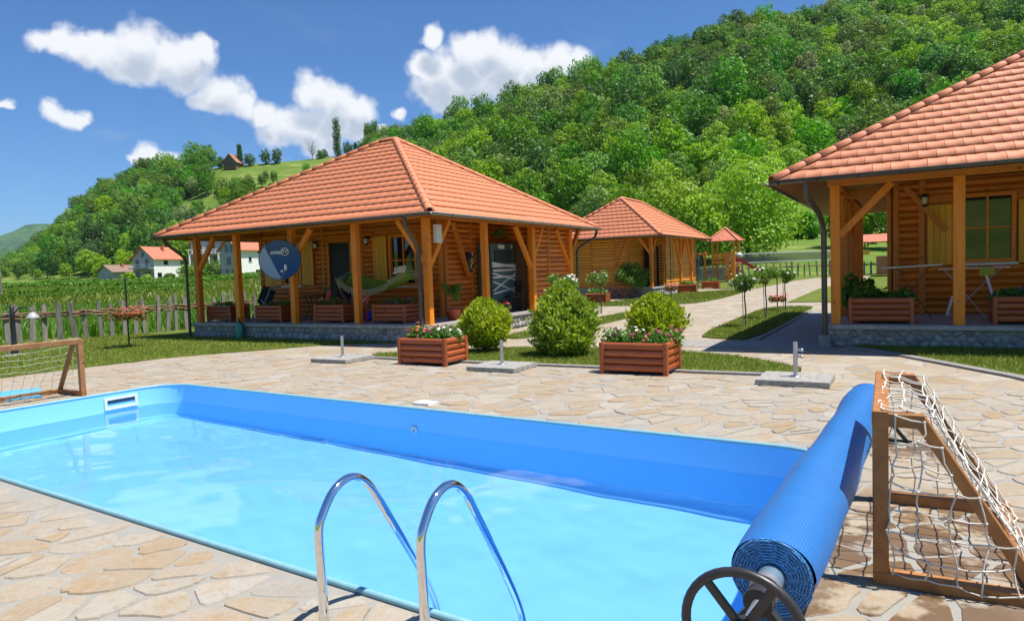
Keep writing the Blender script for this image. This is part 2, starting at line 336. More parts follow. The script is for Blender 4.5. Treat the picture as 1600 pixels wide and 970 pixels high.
class MB:
    """collects boxes, bars and tubes into one mesh"""
    def __init__(s): s.v = []; s.f = []; s.m = []; s.sm = []
    def add(s, vs, fs, mi=0, smooth=False):
        b = len(s.v); s.v += [tuple(x) for x in vs]
        for f in fs: s.f.append(tuple(i + b for i in f)); s.m.append(mi); s.sm.append(smooth)
        return s
    def box(s, c, d, mi=0, rz=0.0):
        cx, cy, cz = c; hx, hy, hz = d[0] / 2, d[1] / 2, d[2] / 2; cs, sn = math.cos(rz), math.sin(rz)
        vs = []
        for sz in (-1, 1):
            for sx, sy in ((-1, -1), (1, -1), (1, 1), (-1, 1)):
                x, y = sx * hx, sy * hy
                vs.append((cx + x * cs - y * sn, cy + x * sn + y * cs, cz + sz * hz))
        return s.add(vs, [(3, 2, 1, 0), (4, 5, 6, 7), (0, 1, 5, 4), (1, 2, 6, 5), (2, 3, 7, 6), (3, 0, 4, 7)], mi)
    def box2(s, a, b, mi=0):
        return s.box([(a[i] + b[i]) / 2 for i in range(3)], [abs(b[i] - a[i]) for i in range(3)], mi)
    def bar(s, p0, p1, w, h=None, mi=0, ch=0.0, up=(0, 0, 1)):
        """square timber from p0 to p1 with chamfered edges"""
        h = h or w; p0 = Vector(p0); p1 = Vector(p1); d = (p1 - p0).normalized(); u = Vector(up)
        if abs(d.dot(u)) > 0.98: u = Vector((0, 1, 0))
        sx = d.cross(u).normalized(); sy = sx.cross(d).normalized()
        if ch <= 0: pr = [(-w/2, -h/2), (w/2, -h/2), (w/2, h/2), (-w/2, h/2)]
        else: pr = [(-w/2+ch, -h/2), (w/2-ch, -h/2), (w/2, -h/2+ch), (w/2, h/2-ch), (w/2-ch, h/2), (-w/2+ch, h/2), (-w/2, h/2-ch), (-w/2, -h/2+ch)]
        n = len(pr); vs = [p + sx * a + sy * b for p in (p0, p1) for a, b in pr]
        fs = [(i, (i + 1) % n, n + (i + 1) % n, n + i) for i in range(n)] + [tuple(range(n - 1, -1, -1)), tuple(range(n, 2 * n))]
        return s.add(vs, fs, mi)
    def tube(s, pts, r, n=8, mi=0, closed=False, smooth=True, cap=True):
        pts = [Vector(p) for p in pts]; m = len(pts); rr = r if isinstance(r, (list, tuple)) else [r] * m
        tg = []
        for i in range(m):
            a = pts[(i - 1) % m] if (closed or i > 0) else pts[i]; b = pts[(i + 1) % m] if (closed or i < m - 1) else pts[i]
            tg.append((b - a).normalized())
        u = tg[0].orthogonal().normalized(); vs = []
        for i in range(m):
            u = (u - tg[i] * u.dot(tg[i])).normalized(); w = tg[i].cross(u)
            for k in range(n):
                a = 2 * PI * k / n; vs.append(pts[i] + (u * math.cos(a) + w * math.sin(a)) * rr[i])
        fs = []
        for i in range(m if closed else m - 1):
            j = (i + 1) % m
            for k in range(n): fs.append((i*n+k, i*n+(k+1) % n, j*n+(k+1) % n, j*n+k))
        s.add(vs, fs, mi, smooth)
        if cap and not closed:
            s.add(vs[:n], [tuple(range(n - 1, -1, -1))], mi); s.add(vs[-n:], [tuple(range(n))], mi)
        return s
    def lathe(s, c, prof, n=16, mi=0, smooth=True):
        vs = []; fs = []
        for r, z in prof:
            for k in range(n): a = 2 * PI * k / n; vs.append((c[0] + r * math.cos(a), c[1] + r * math.sin(a), c[2] + z))
        for i in range(len(prof) - 1):
            for k in range(n): fs.append((i*n+k, i*n+(k+1) % n, (i+1)*n+(k+1) % n, (i+1)*n+k))
        return s.add(vs, fs, mi, smooth)
    def ball(s, c, r, n=8, mi=0, sq=(1, 1, 1)):
        m = max(4, n // 2 + 1); vs = []; fs = []
        for i in range(m + 1):
            th = PI * i / m
            for k in range(n): a = 2*PI*k/n; vs.append((c[0]+r*sq[0]*math.sin(th)*math.cos(a), c[1]+r*sq[1]*math.sin(th)*math.sin(a), c[2]+r*sq[2]*math.cos(th)))
        for i in range(m):
            for k in range(n): fs.append((i*n+k, (i+1)*n+k, (i+1)*n+(k+1) % n, i*n+(k+1) % n))
        return s.add(vs, fs, mi, True)
    def mesh(s, name, mats):
        me = bpy.data.meshes.new(name); me.from_pydata(s.v, [], s.f)
        for m in (mats if isinstance(mats, (list, tuple)) else [mats]): me.materials.append(m)
        me.polygons.foreach_set('material_index', s.m); me.polygons.foreach_set('use_smooth', s.sm); me.update()
        return me
    def build(s, name, mats, parent=None, world=True, kind=None, loc=None, label=None):
        o = link(name, s.mesh(name, mats), parent, world and parent is not None, loc)
        if kind: o['kind'] = kind
        if label: o['label'] = label
        return o
def quads_mesh(name, P, mats, nv=4, mi=None, smooth=False):
    """fast mesh from an (n, nv, 3) array of separate polygons"""
    n = len(P); me = bpy.data.meshes.new(name)
    me.vertices.add(n * nv); me.vertices.foreach_set('co', np.asarray(P, dtype=np.float32).reshape(-1))
    me.loops.add(n * nv); me.loops.foreach_set('vertex_index', np.arange(n * nv, dtype=np.int32))
    me.polygons.add(n); me.polygons.foreach_set('loop_start', np.arange(0, n * nv, nv, dtype=np.int32))
    for m in (mats if isinstance(mats, (list, tuple)) else [mats]): me.materials.append(m)
    if mi is not None: me.polygons.foreach_set('material_index', np.asarray(mi, dtype=np.int32))
    me.update(calc_edges=True); return me
def unit(a): return a / np.maximum(np.linalg.norm(a, axis=-1, keepdims=True), 1e-9)
def leaves(C, N, size, aspect=0.55, jitter=0.6, rng=RNG, bend=0.0):
    """diamond leaves at points C facing roughly along N -> (n,4,3)"""
    n = len(C); size = np.broadcast_to(np.asarray(size, float), (n,)).copy() * rng.uniform(0.65, 1.35, n)
    nn = unit(N + jitter * rng.normal(size=(n, 3)))
    a = unit(np.cross(nn, rng.normal(size=(n, 3)))); b = np.cross(nn, a)
    a = a * size[:, None] / 2; b = b * (size * aspect)[:, None] / 2
    return np.stack([C - a, C - b, C + a, C + b], 1)
def lobes_crown(lobes, per, size, rng=RNG, aspect=0.7, jitter=0.7, fill=0.35, sq=1.0):
    """leaf faces over the shells of many lobes (x,y,z,r)"""
    L = np.asarray(lobes, float); k = len(L); area = L[:, 3] ** 2; area /= area.mean()
    out = []
    for (x, y, z, r), w in zip(L, area):
        n = max(8, int(per * w)); d = unit(rng.normal(size=(n, 3)))
        rr = r * (1 - fill * rng.random(n) ** 2) * rng.uniform(0.88, 1.12, n)
        C = np.array([x, y, z]) + d * rr[:, None] * np.array([1, 1, sq])
        out.append(leaves(C, d + np.array([0, 0, 0.35]), size, aspect, jitter, rng))
    return np.concatenate(out)
def copy_thing(o, loc, rz=None, label=None, group=None, scale=None):
    """a copy of a thing with copies of its parts and their parts; meshes are shared"""
    c = o.copy(); COL.objects.link(c); c.location = loc
    if rz is not None: c.rotation_euler.z = rz
    if scale is not None: c.scale = (scale, scale, scale)
    if label: c['label'] = label
    if group: c['group'] = group
    for ch in list(o.children):
        p = ch.copy(); COL.objects.link(p); p.parent = c
        for g in list(ch.children):
            q = g.copy(); COL.objects.link(q); q.parent = p
    return c
def clip_poly(poly, a, b, c):
    """keep the side a*x + b*y <= c of a 2-D polygon"""
    out = []
    for i in range(len(poly)):
        p, q = poly[i], poly[(i + 1) % len(poly)]
        dp = a * p[0] + b * p[1] - c; dq = a * q[0] + b * q[1] - c
        if dp <= 0: out.append(p)
        if (dp < 0 < dq) or (dq < 0 < dp):
            t = dp / (dp - dq); out.append((p[0] + (q[0] - p[0]) * t, p[1] + (q[1] - p[1]) * t))
    return out
def inpoly(pts, poly):
    x, y = pts[:, 0], pts[:, 1]; r = np.zeros(len(pts), bool); n = len(poly)
    for i in range(n):
        x0, y0 = poly[i]; x1, y1 = poly[(i + 1) % n]
        if y0 == y1: continue
        c = ((y0 > y) != (y1 > y)) & (x < (x1 - x0) * (y - y0) / (y1 - y0) + x0); r ^= c
    return r
def smooth_poly(pts, n=2):
    for _ in range(n):
        o = []
        for i in range(len(pts)):
            p, q = pts[i], pts[(i + 1) % len(pts)]
            o += [(p[0]*.75+q[0]*.25, p[1]*.75+q[1]*.25), (p[0]*.25+q[0]*.75, p[1]*.25+q[1]*.75)]
        pts = o
    return pts
def tess(polys):
    """triangulate a 2-D outline with optional holes"""
    from mathutils.geometry import delaunay_2d_cdt
    vs = []; edges = []
    for p in polys:
        b = len(vs); vs += [Vector(q[:2]) for q in p]; edges += [(b + i, b + (i + 1) % len(p)) for i in range(len(p))]
    r = delaunay_2d_cdt(vs, edges, [], 0, 1e-6); V2 = r[0]
    cen = np.array([[sum(V2[i].x for i in f) / 3, sum(V2[i].y for i in f) / 3] for f in r[2]])
    ok = inpoly(cen, [tuple(q[:2]) for q in polys[0]])
    for h in polys[1:]: ok &= ~inpoly(cen, [tuple(q[:2]) for q in h])
    return V2, [f for f, k in zip(r[2], ok) if k]
def sheet(name, poly, dz, m, kind='structure', holes=(), thick=0.0, parent=None, label=None):
    """a ground sheet that follows the gentle rise of the ground (one fold line)"""
    b = MB()
    parts = [clip_poly(poly, -0.50033, 0.86583, 26.0), clip_poly(poly, 0.50033, -0.86583, -26.0)]
    for i, pp in enumerate(parts):
        if len(pp) < 3: continue
        vs, fs = tess([pp] + ([list(h) for h in holes] if i == 0 else []))
        b.add([(v.x, v.y, gz(v.x, v.y) + dz) for v in vs], fs)
    if thick:
        n = len(poly); vs = [(x, y, gz(x, y) + dz) for x, y in poly] + [(x, y, gz(x, y) + dz - thick) for x, y in poly]
        b.add(vs, [(i, (i + 1) % n, n + (i + 1) % n, n + i) for i in range(n)])
    o = b.build(name, m, parent); me = o.data
    bm = bmesh.new(); bm.from_mesh(me); bmesh.ops.recalc_face_normals(bm, faces=bm.faces)
    for f in bm.faces:
        if abs(f.normal.z) > 0.5 and f.normal.z < 0: f.normal_flip()
    bm.to_mesh(me); bm.free()
    if kind: o['kind'] = kind
    return o
# ---------------------------------------------------------------- terrain
HT_X = [-900, -300, 0, 43, 95, 140, 200, 250, 320, 350, 450, 520, 570, 590, 640, 700, 800, 935, 1000, 1060, 1130, 1200, 1280, 1370, 1600, 2200]
HT_DF = [260, 230, 210, 205, 200, 195, 190, 185, 180, 178, 175, 168, 162, 160, 155, 145, 130, 108, 104, 102, 100, 105, 130, 128, 122, 120]
HT_YF = [445, 440, 438, 438, 437, 437, 437, 436, 433, 431, 424, 417, 411, 409, 405, 402, 398, 395, 393, 391, 388, 380, 362, 362, 364, 366]
HT_DR = [440, 430, 420, 420, 400, 390, 370, 350, 332, 330, 328, 326, 324, 324, 322, 320, 318, 312, 312, 315, 318, 320, 322, 325, 330, 330]
HT_YS = [470, 460, 424, 405, 372, 339, 305, 281, 270, 262, 255, 247, 242, 238, 228, 214, 182, 146, 130, 106, 78, 64, 50, 30, -38, -100]
def hor(x): return 424.8 - 0.0353 * (x - 800)
def terrain_z(x, y):
    x = np.asarray(x, float); y = np.asarray(y, float)
    d = -0.50033 * x + 0.86583 * y; rt = 0.86583 * x + 0.50033 * y
    dd = np.maximum(d, 1.0); xe = np.clip(800 + 1067 * rt / dd, -900, 2200)
    Df = np.interp(xe, HT_X, HT_DF); yf = np.interp(xe, HT_X, HT_YF); Dr = np.interp(xe, HT_X, HT_DR); ys = np.interp(xe, HT_X, HT_YS)
    zf = 1.65 + (hor(xe) - yf) / 1067 * Df; zr = 1.65 + (hor(xe) - ys) / 1067 * Dr
    near = 0.0105 * np.clip(d - 26, 0, 38)
    ds = np.interp(xe, [-300, 300, 700, 1500], [42, 42, 64, 64])
    near_s = 0.0105 * np.clip(ds - 26, 0, 38)
    t1 = np.clip((d - ds) / np.maximum(Df - ds, 1), 0, 1); t2 = np.clip((d - Df) / (Dr - Df), 0, 1)
    mid = near_s + (zf - near_s) * t1
    lump = (np.sin(x * 0.045 + 1.3) * np.cos(y * 0.052) + 0.6 * np.sin(x * 0.11 - y * 0.083)) * 1.6 * np.sin(PI * t2)
    hill = zf + (zr - zf) * (t2 ** 1.06) + lump - 0.10 * np.maximum(d - Dr, 0)
    z = np.where(d < ds, near, np.where(d < Df, mid, hill))
    z = np.where(d < -45, (-45 - d) * .17, z)          # the opposite side of the valley, behind the terrace
    return z
POOL = (-10.60, -0.58, 2.78, 6.60)         # x0 x1 y0 y1 of the water basin, turned a little against the cabins
PA = rad(-3.0); PC = ((POOL[0] + POOL[1]) / 2, (POOL[2] + POOL[3]) / 2)
def prot(x, y, s=1):
    c, sn = math.cos(PA), math.sin(PA) * s; u, v = x - PC[0], y - PC[1]
    return PC[0] + u * c - v * sn, PC[1] + u * sn + v * c
def build_ground():
    xs = list(np.arange(-60, 40.1, 4.0)); ys = list(np.arange(-28, 92.1, 4.0))
    xs += [-11.2, -0.2]; ys += [2.2, 7.1]
    for a in np.arange(-430, -60, 7.0): xs.append(a)
    for a in np.arange(47, 330, 7.0): xs.append(a)
    for a in np.arange(99, 460, 7.0): ys.append(a)
    for a in np.arange(-380, -28, 22.0): ys.append(a)
    xs = sorted(set(round(v, 3) for v in xs)); ys = sorted(set(round(v, 3) for v in ys))
    X, Y = np.meshgrid(xs, ys); Z = terrain_z(X, Y) - np.where(fwd(X, Y) < 75, 0.05, 0.0)
    nx, ny = len(xs), len(ys); vs = np.stack([X, Y, Z], -1).reshape(-1, 3); fs = []
    for j in range(ny - 1):
        for i in range(nx - 1):
            cx, cy = (xs[i] + xs[i+1]) / 2, (ys[j] + ys[j+1]) / 2
            if -11.2 < cx < -0.2 and 2.2 < cy < 7.1: continue
            fs.append((j*nx+i, j*nx+i+1, (j+1)*nx+i+1, (j+1)*nx+i))
    b = MB(); b.add(vs, fs, 0, True); b.build('terrain', M_FIELD, kind='structure')
build_ground()
def build_far_hills():
    # two wooded ranges closing the valley, kilometres away
    for D, tab, thick in ((3800, [(-1400, 330), (-600, 345), (-200, 352), (0, 361), (40, 351), (75, 349), (100, 342), (140, 338), (250, 340), (400, 345), (700, 360), (1000, 360), (1600, 350)], 700),
                          (2200, [(-1400, 372), (-600, 366), (-200, 372), (0, 384), (60, 380), (120, 384), (250, 380), (500, 375), (900, 380), (1600, 380)], 500)):
        xs = np.linspace(-1400, 1600, 150); vs = []; fs = []; m = 12
        for i, x in enumerate(xs):
            ysk = np.interp(x, [t[0] for t in tab], [t[1] for t in tab]) + 1.5 * math.sin(x * 0.09) + 1.0 * math.sin(x * 0.23 + 1)
            zr = 1.65 + (hor(x) - ysk) / 1067 * D; ca, sa = 1.0, (x - 800) / 1067
            for k in range(m):
                t = k / (m - 1); d = D - thick * (1 - t) if k < m - 1 else D + 400
                z = 6 + (zr - 6) * (t ** 0.8) * (1.0 if k < m - 1 else 0.8) + (0 if k in (0, m-1) else 14 * math.sin(x * 0.05 + k * 1.7))
                rt = d * sa; vs.append((-0.50033 * d + 0.86583 * rt, 0.86583 * d + 0.50033 * rt, z))
        for i in range(len(xs) - 1):
            for k in range(m - 1): fs.append((i*m+k, (i+1)*m+k, (i+1)*m+k+1, i*m+k+1))
        b = MB(); b.add(vs, fs, 0, True); b.build('far_hills', M_FARHILL, kind='structure')
    # valley floor that joins the terrain to the ranges
    b = MB(); vs = []; fs = []; n = 40
    for i in range(n + 1):
        sa = math.tan(rad(-70 + 140 * i / n))
        for d, z in ((380, -6.0), (900, -2), (1600, 4), (4300, 10)): vs.append((-0.50033 * d + 0.86583 * d * sa, 0.86583 * d + 0.50033 * d * sa, z))
    for i in range(n):
        for k in range(3): fs.append((i*4+k, (i+1)*4+k, (i+1)*4+k+1, i*4+k+1))
    b.add(vs, fs, 0, True); b.build('valley_floor', M_FIELD, kind='structure')
build_far_hills()

# ---------------------------------------------------------------- paving, lawns, kerbs
def pool_outline(off=0.0, n=7, r=0.5):
    x0, x1, y0, y1 = POOL[0] - off, POOL[1] + off, POOL[2] - off, POOL[3] + off; r = r + off; o = []
    for cx, cy, a in ((x1 - r, y0 + r, -90), (x1 - r, y1 - r, 0), (x0 + r, y1 - r, 90), (x0 + r, y0 + r, 180)):
        for k in range(n + 1): t = rad(a + 90 * k / n); o.append(prot(cx + r * math.cos(t), cy + r * math.sin(t)))
    return o
DECK = [(-16.5, -4), (9, -4), (9, 14.2), (-1.0, 14.6), (-2.7, 15.2), (-2.6, 62), (-10.5, 62), (-10.5, 45), (-9.9, 31.0), (-9.0, 14.9), (-9.7, 12.98), (-11.0, 13.0), (-16.5, 13.0)]
deck = sheet('pool_deck', [(-16.5, -4), (9, -4), (9, 10.2), (-16.5, 10.2)], 0.0, M_GROUT, holes=[pool_outline(0.02)])
path_far = sheet('stone_path', [(-16.5, 10.2), (9, 10.2), (9, 13.0), (4.0, 14.3), (-1.3, 14.3), (-1.3, 26), (-2.6, 34), (-2.4, 62), (-11.2, 62), (-11.2, 44), (-10.6, 33.2), (-15.0, 31.5), (-15.0, 22.0), (-9.9, 21.9), (-9.8, 13.0), (-16.5, 13.0)], 0.0, M_PATH)
LAWNS = {
 'fence': [(-40, 2), (-14.9, 2), (-14.72, 5.0), (-14.69, 6.19), (-14.50, 7.62), (-14.24, 9.22), (-13.70, 10.30), (-13.07, 11.28), (-12.38, 12.33), (-11.0, 13.05), (-18.85, 13.10), (-18.85, 23), (-40, 23)],
 'lens': smooth_poly([(-9.9, 10.95), (-9.11, 10.58), (-7.06, 10.58), (-4.64, 10.60), (-2.72, 10.55), (-1.7, 10.62), (-1.25, 11.05), (-1.79, 11.66), (-2.60, 12.40), (-3.13, 12.64), (-3.83, 12.88), (-5.44, 13.05), (-7.21, 12.78), (-8.27, 12.06), (-9.13, 11.40)], 1),
 'side': smooth_poly([(-8.88, 14.83), (-9.05, 17.15), (-8.89, 21.23), (-8.95, 25.2), (-8.4, 25.6), (-7.9, 22), (-7.78, 18.57), (-8.04, 14.81), (-8.37, 14.44)], 1),
 'cabin': smooth_poly([(-13.4, 29.3), (-12.36, 29.4), (-11.85, 30.15), (-11.04, 35.57), (-10.74, 37.54), (-8.27, 40.81), (-7.51, 38.72), (-7.42, 32.71), (-7.62, 29.52), (-8.18, 28.56), (-10.75, 27.33), (-13.2, 27.0)], 1),
 'play': [(-20, 66), (-17, 50), (-11.2, 46.0), (-10.19, 42.39), (-7.96, 41.11), (-7.68, 42.51), (-7.11, 54.57), (-6.16, 60.42), (2, 64)],
 'rose': smooth_poly([(-4.20, 15.72), (-4.35, 21.25), (-4.43, 25.30), (-4.15, 26.47), (-2.89, 27.01), (-2.79, 24.58), (-2.83, 15.19), (-3.56, 15.37)], 1),
 'far': [(-4.14, 29.38), (-4.10, 40.50), (-3.14, 50.76), (-0.63, 59.57), (9, 59), (9, 27), (-1.0, 27.6), (-2.97, 29.72)],
 'right': smooth_poly([(-0.88, 14.17), (-0.56, 13.98), (-0.06, 13.40), (0.50, 12.57), (1.37, 11.29), (2.4, 9.2), (9, 8), (9, 15.2), (-0.5, 15.0)], 1),
}
for k, p in LAWNS.items(): sheet('lawn', p, 0.03, M_LAWN, thick=0.05)
strip = sheet('concrete_strip', [(-4.2, 13.75), (-1.2, 13.75), (-1.2, 24.5), (-2.75, 24.6), (-2.8, 15.05), (-4.2, 15.05)], 0.006, M_CONC)
def kerb(pts, w=0.10):
    b = MB(); n = len(pts); L = []
    for i in range(n):
        a = Vector(pts[max(0, i-1)]); c = Vector(pts[min(n-1, i+1)]); d = (c - a).normalized(); nn = Vector((-d.y, d.x)); p = Vector(pts[i])
        L.append((p - nn * w / 2, p + nn * w / 2))
    for i in range(n - 1):
        z = 0.035; q = [(*L[i][0], z), (*L[i+1][0], z), (*L[i+1][1], z), (*L[i][1], z)]; q2 = [(x, y, -0.03) for x, y, _ in q]
        b.add(q + q2, [(0, 1, 2, 3), (0, 4, 5, 1), (1, 5, 6, 2), (2, 6, 7, 3), (3, 7, 4, 0)])
    o = b.build('kerb', M_KERB, kind='structure'); return o
kerb([(-10.2, 10.86), (-9.4, 10.52), (-8.4, 10.46), (-7.06, 10.47), (-4.64, 10.49), (-2.72, 10.44), (-1.75, 10.48)], 0.14)
kerb([(-2.75, 15.2), (-2.74, 18), (-2.74, 24.5)], 0.10)
kerb([(-0.95, 14.12), (-0.62, 13.88), (-0.15, 13.32), (0.42, 12.48), (1.28, 11.20), (2.3, 9.1), (3.4, 7.4)], 0.16)

def build_flagstones():
    """crazy paving: jittered cells cut against their neighbours; the largest in view are single stones"""
    rng = np.random.default_rng(11); sx, sy = 0.285, 0.27; seeds = []
    for j in range(-8, 38):
        for i in range(-62, 36):
            x = i * sx + (0.14 if j % 2 else 0) + rng.uniform(-.15, .15); y = 1.2 + j * sy + rng.uniform(-.14, .14)
            if rng.random() < .13: continue
            seeds.append((x, y))
    seeds = np.array(seeds); A = np.array(seeds)
    lawns = [p for p in LAWNS.values()]
    px0, px1, py0, py1 = POOL; m = 0.05; cells = []
    fsh = MB()
    for idx, (x, y) in enumerate(seeds):
        if not (-16.0 < x < 8.5 and -0.6 < y < 10.15): continue
        d = fwd(x, y); rt = 0.86583 * x + 0.50033 * y
        if d < -0.5 or abs(rt) > d * 0.95 + 2.2: continue
        lx, ly = prot(x, y, -1); inside = px0 - m < lx < px1 + m and py0 - m < ly < py1 + m
        if inside: continue
        P = [(x - 1, y - 1), (x + 1, y - 1), (x + 1, y + 1), (x - 1, y + 1)]
        ex = (math.cos(1.05), math.sin(1.05)); nb = np.where((np.hypot(A[:, 0] - x, A[:, 1] - y) < 1.5) & (np.hypot(A[:, 0] - x, A[:, 1] - y) > 1e-6))[0]
        g = rng.uniform(0.008, 0.022); al = (A[nb, 0] - x) * ex[0] + (A[nb, 1] - y) * ex[1]; ac = -(A[nb, 0] - x) * ex[1] + (A[nb, 1] - y) * ex[0]; ka = 0.42
        for q in np.argsort(ka * al ** 2 + ac ** 2):
            # bisector in a stretched metric: slabs longer in one direction
            k = nb[q]; gx, gy = ka * al[q] * ex[0] - ac[q] * ex[1], ka * al[q] * ex[1] + ac[q] * ex[0]; m2 = (ka * al[q] ** 2 + ac[q] ** 2) / 2; L = math.hypot(gx, gy)
            P = clip_poly(P, gx / L, gy / L, (gx * x + gy * y + m2) / L - g)
            if len(P) < 3: break
        if len(P) < 3: continue
        # keep off the pool rim
        if px0 - 1 < lx < px1 + 1 and py0 - 1 < ly < py1 + 1:
            ca, sa = math.cos(PA), math.sin(PA); opts = []
            for dist_, ux, uy, lim in ((px0 - m - lx, 1, 0, px0 - m), (lx - px1 - m, -1, 0, -(px1 + m)), (py0 - m - ly, 0, 1, py0 - m), (ly - py1 - m, 0, -1, -(py1 + m))):
                if dist_ > 0:
                    wx, wy = ux * ca - uy * sa, ux * sa + uy * ca
                    opts.append((dist_, (wx, wy, lim - (ux * PC[0] + uy * PC[1]) + wx * PC[0] + wy * PC[1])))
            if opts: P = clip_poly(P, *max(opts)[1])
        P = clip_poly(P, 0, 1, 10.18)
        if len(P) < 3: continue
        pts = np.array([[x, y]])
        if any(inpoly(pts, l)[0] for l in lawns): continue
        # roughen the outline: split edges, round corners, wobble
        Q = []
        for i in range(len(P)):
            p, q = Vector(P[i]), Vector(P[(i+1) % len(P)]); L = (q - p).length
            if L < 0.05: Q.append((p + q) / 2); continue
            k = min(0.3, 0.035 / L); Q += [p.lerp(q, k), p.lerp(q, 0.5) + Vector((rng.normal(), rng.normal())) * 0.007, p.lerp(q, 1 - k)]
        c = sum(Q, Vector((0, 0))) / len(Q); h = rng.uniform(0.004, 0.011); n = len(Q)
        tx, ty = rng.normal() * 0.006, rng.normal() * 0.006
        vs = [(q.x, q.y, 0.0005) for q in Q] + [(c.x + (q.x - c.x) * 0.965, c.y + (q.y - c.y) * 0.965, h + (q.x - c.x) * tx + (q.y - c.y) * ty) for q in Q]
        fs = [(i, (i+1) % n, n + (i+1) % n, n + i) for i in range(n)] + [tuple(range(n, 2 * n))]
        a2 = abs(sum(Q[i].x * Q[(i+1) % n].y - Q[(i+1) % n].x * Q[i].y for i in range(n))) / 2
        vis = abs(rt) < d * 0.76 and d > 1.9
        cells.append((a2 / max(d, .5) ** 3 * (1 if vis else 0.0001), vs, fs))
    cells.sort(key=lambda c: -c[0])
    for k, (s_, vs, fs) in enumerate(cells):
        if k < 300:
            b = MB(); b.add(vs, fs); b.build('flagstone', M_FLAG, deck)
        else: fsh.add(vs, fs)
    fsh.build('flagstone', M_FLAG, deck, kind='stuff')
build_flagstones()
b = MB(); b.box((-5.33, 6.92, 0.008), (0.26, 0.2, 0.05)); tag(b.build('drain_cover', M_WHITE), 'small white square cover let into the paving by the far pool edge', 'drain cover')

# ---------------------------------------------------------------- swimming pool
def f_liner(t, m):
    p = pos(t); n = t.noise(p, 0.8, 4); n2 = t.noise(p, 9, 4)
    c = t.mix(n, LINER_A, LINER_B); c = t.mix(t.math('MULTIPLY', t.smooth(n2, 0.55, 0.8), 0.12), c, (0.10, 0.30, 0.50))
    return principled(t, c, 0.45, spec=0.35)
LINER_A = (0.24, 0.60, 0.97); LINER_B = (0.27, 0.64, 0.98)
M_LINER = mat('pool_liner', f_liner)
M_RIM = plain('pool_rim', (0.22, 0.44, 0.50), 0.4, var=0.06)
def f_water(t, m):
    r = t.add('ShaderNodeBsdfRefraction'); r.inputs['IOR'].default_value = 1.33; r.inputs['Roughness'].default_value = 0.0; r.inputs['Color'].default_value = (0.92, 0.985, 1.0, 1)
    g = t.add('ShaderNodeBsdfGlossy'); g.inputs['Roughness'].default_value = 0.0
    f = t.add('ShaderNodeFresnel'); f.inputs['IOR'].default_value = 1.33
    mx = t.add('ShaderNodeMixShader'); t.l.new(f.outputs[0], mx.inputs[0]); t.l.new(r.outputs[0], mx.inputs[1]); t.l.new(g.outputs[0], mx.inputs[2])
    return mx.outputs[0]
M_WATER = mat('pool_water', f_water)
WATER_Z = -0.27
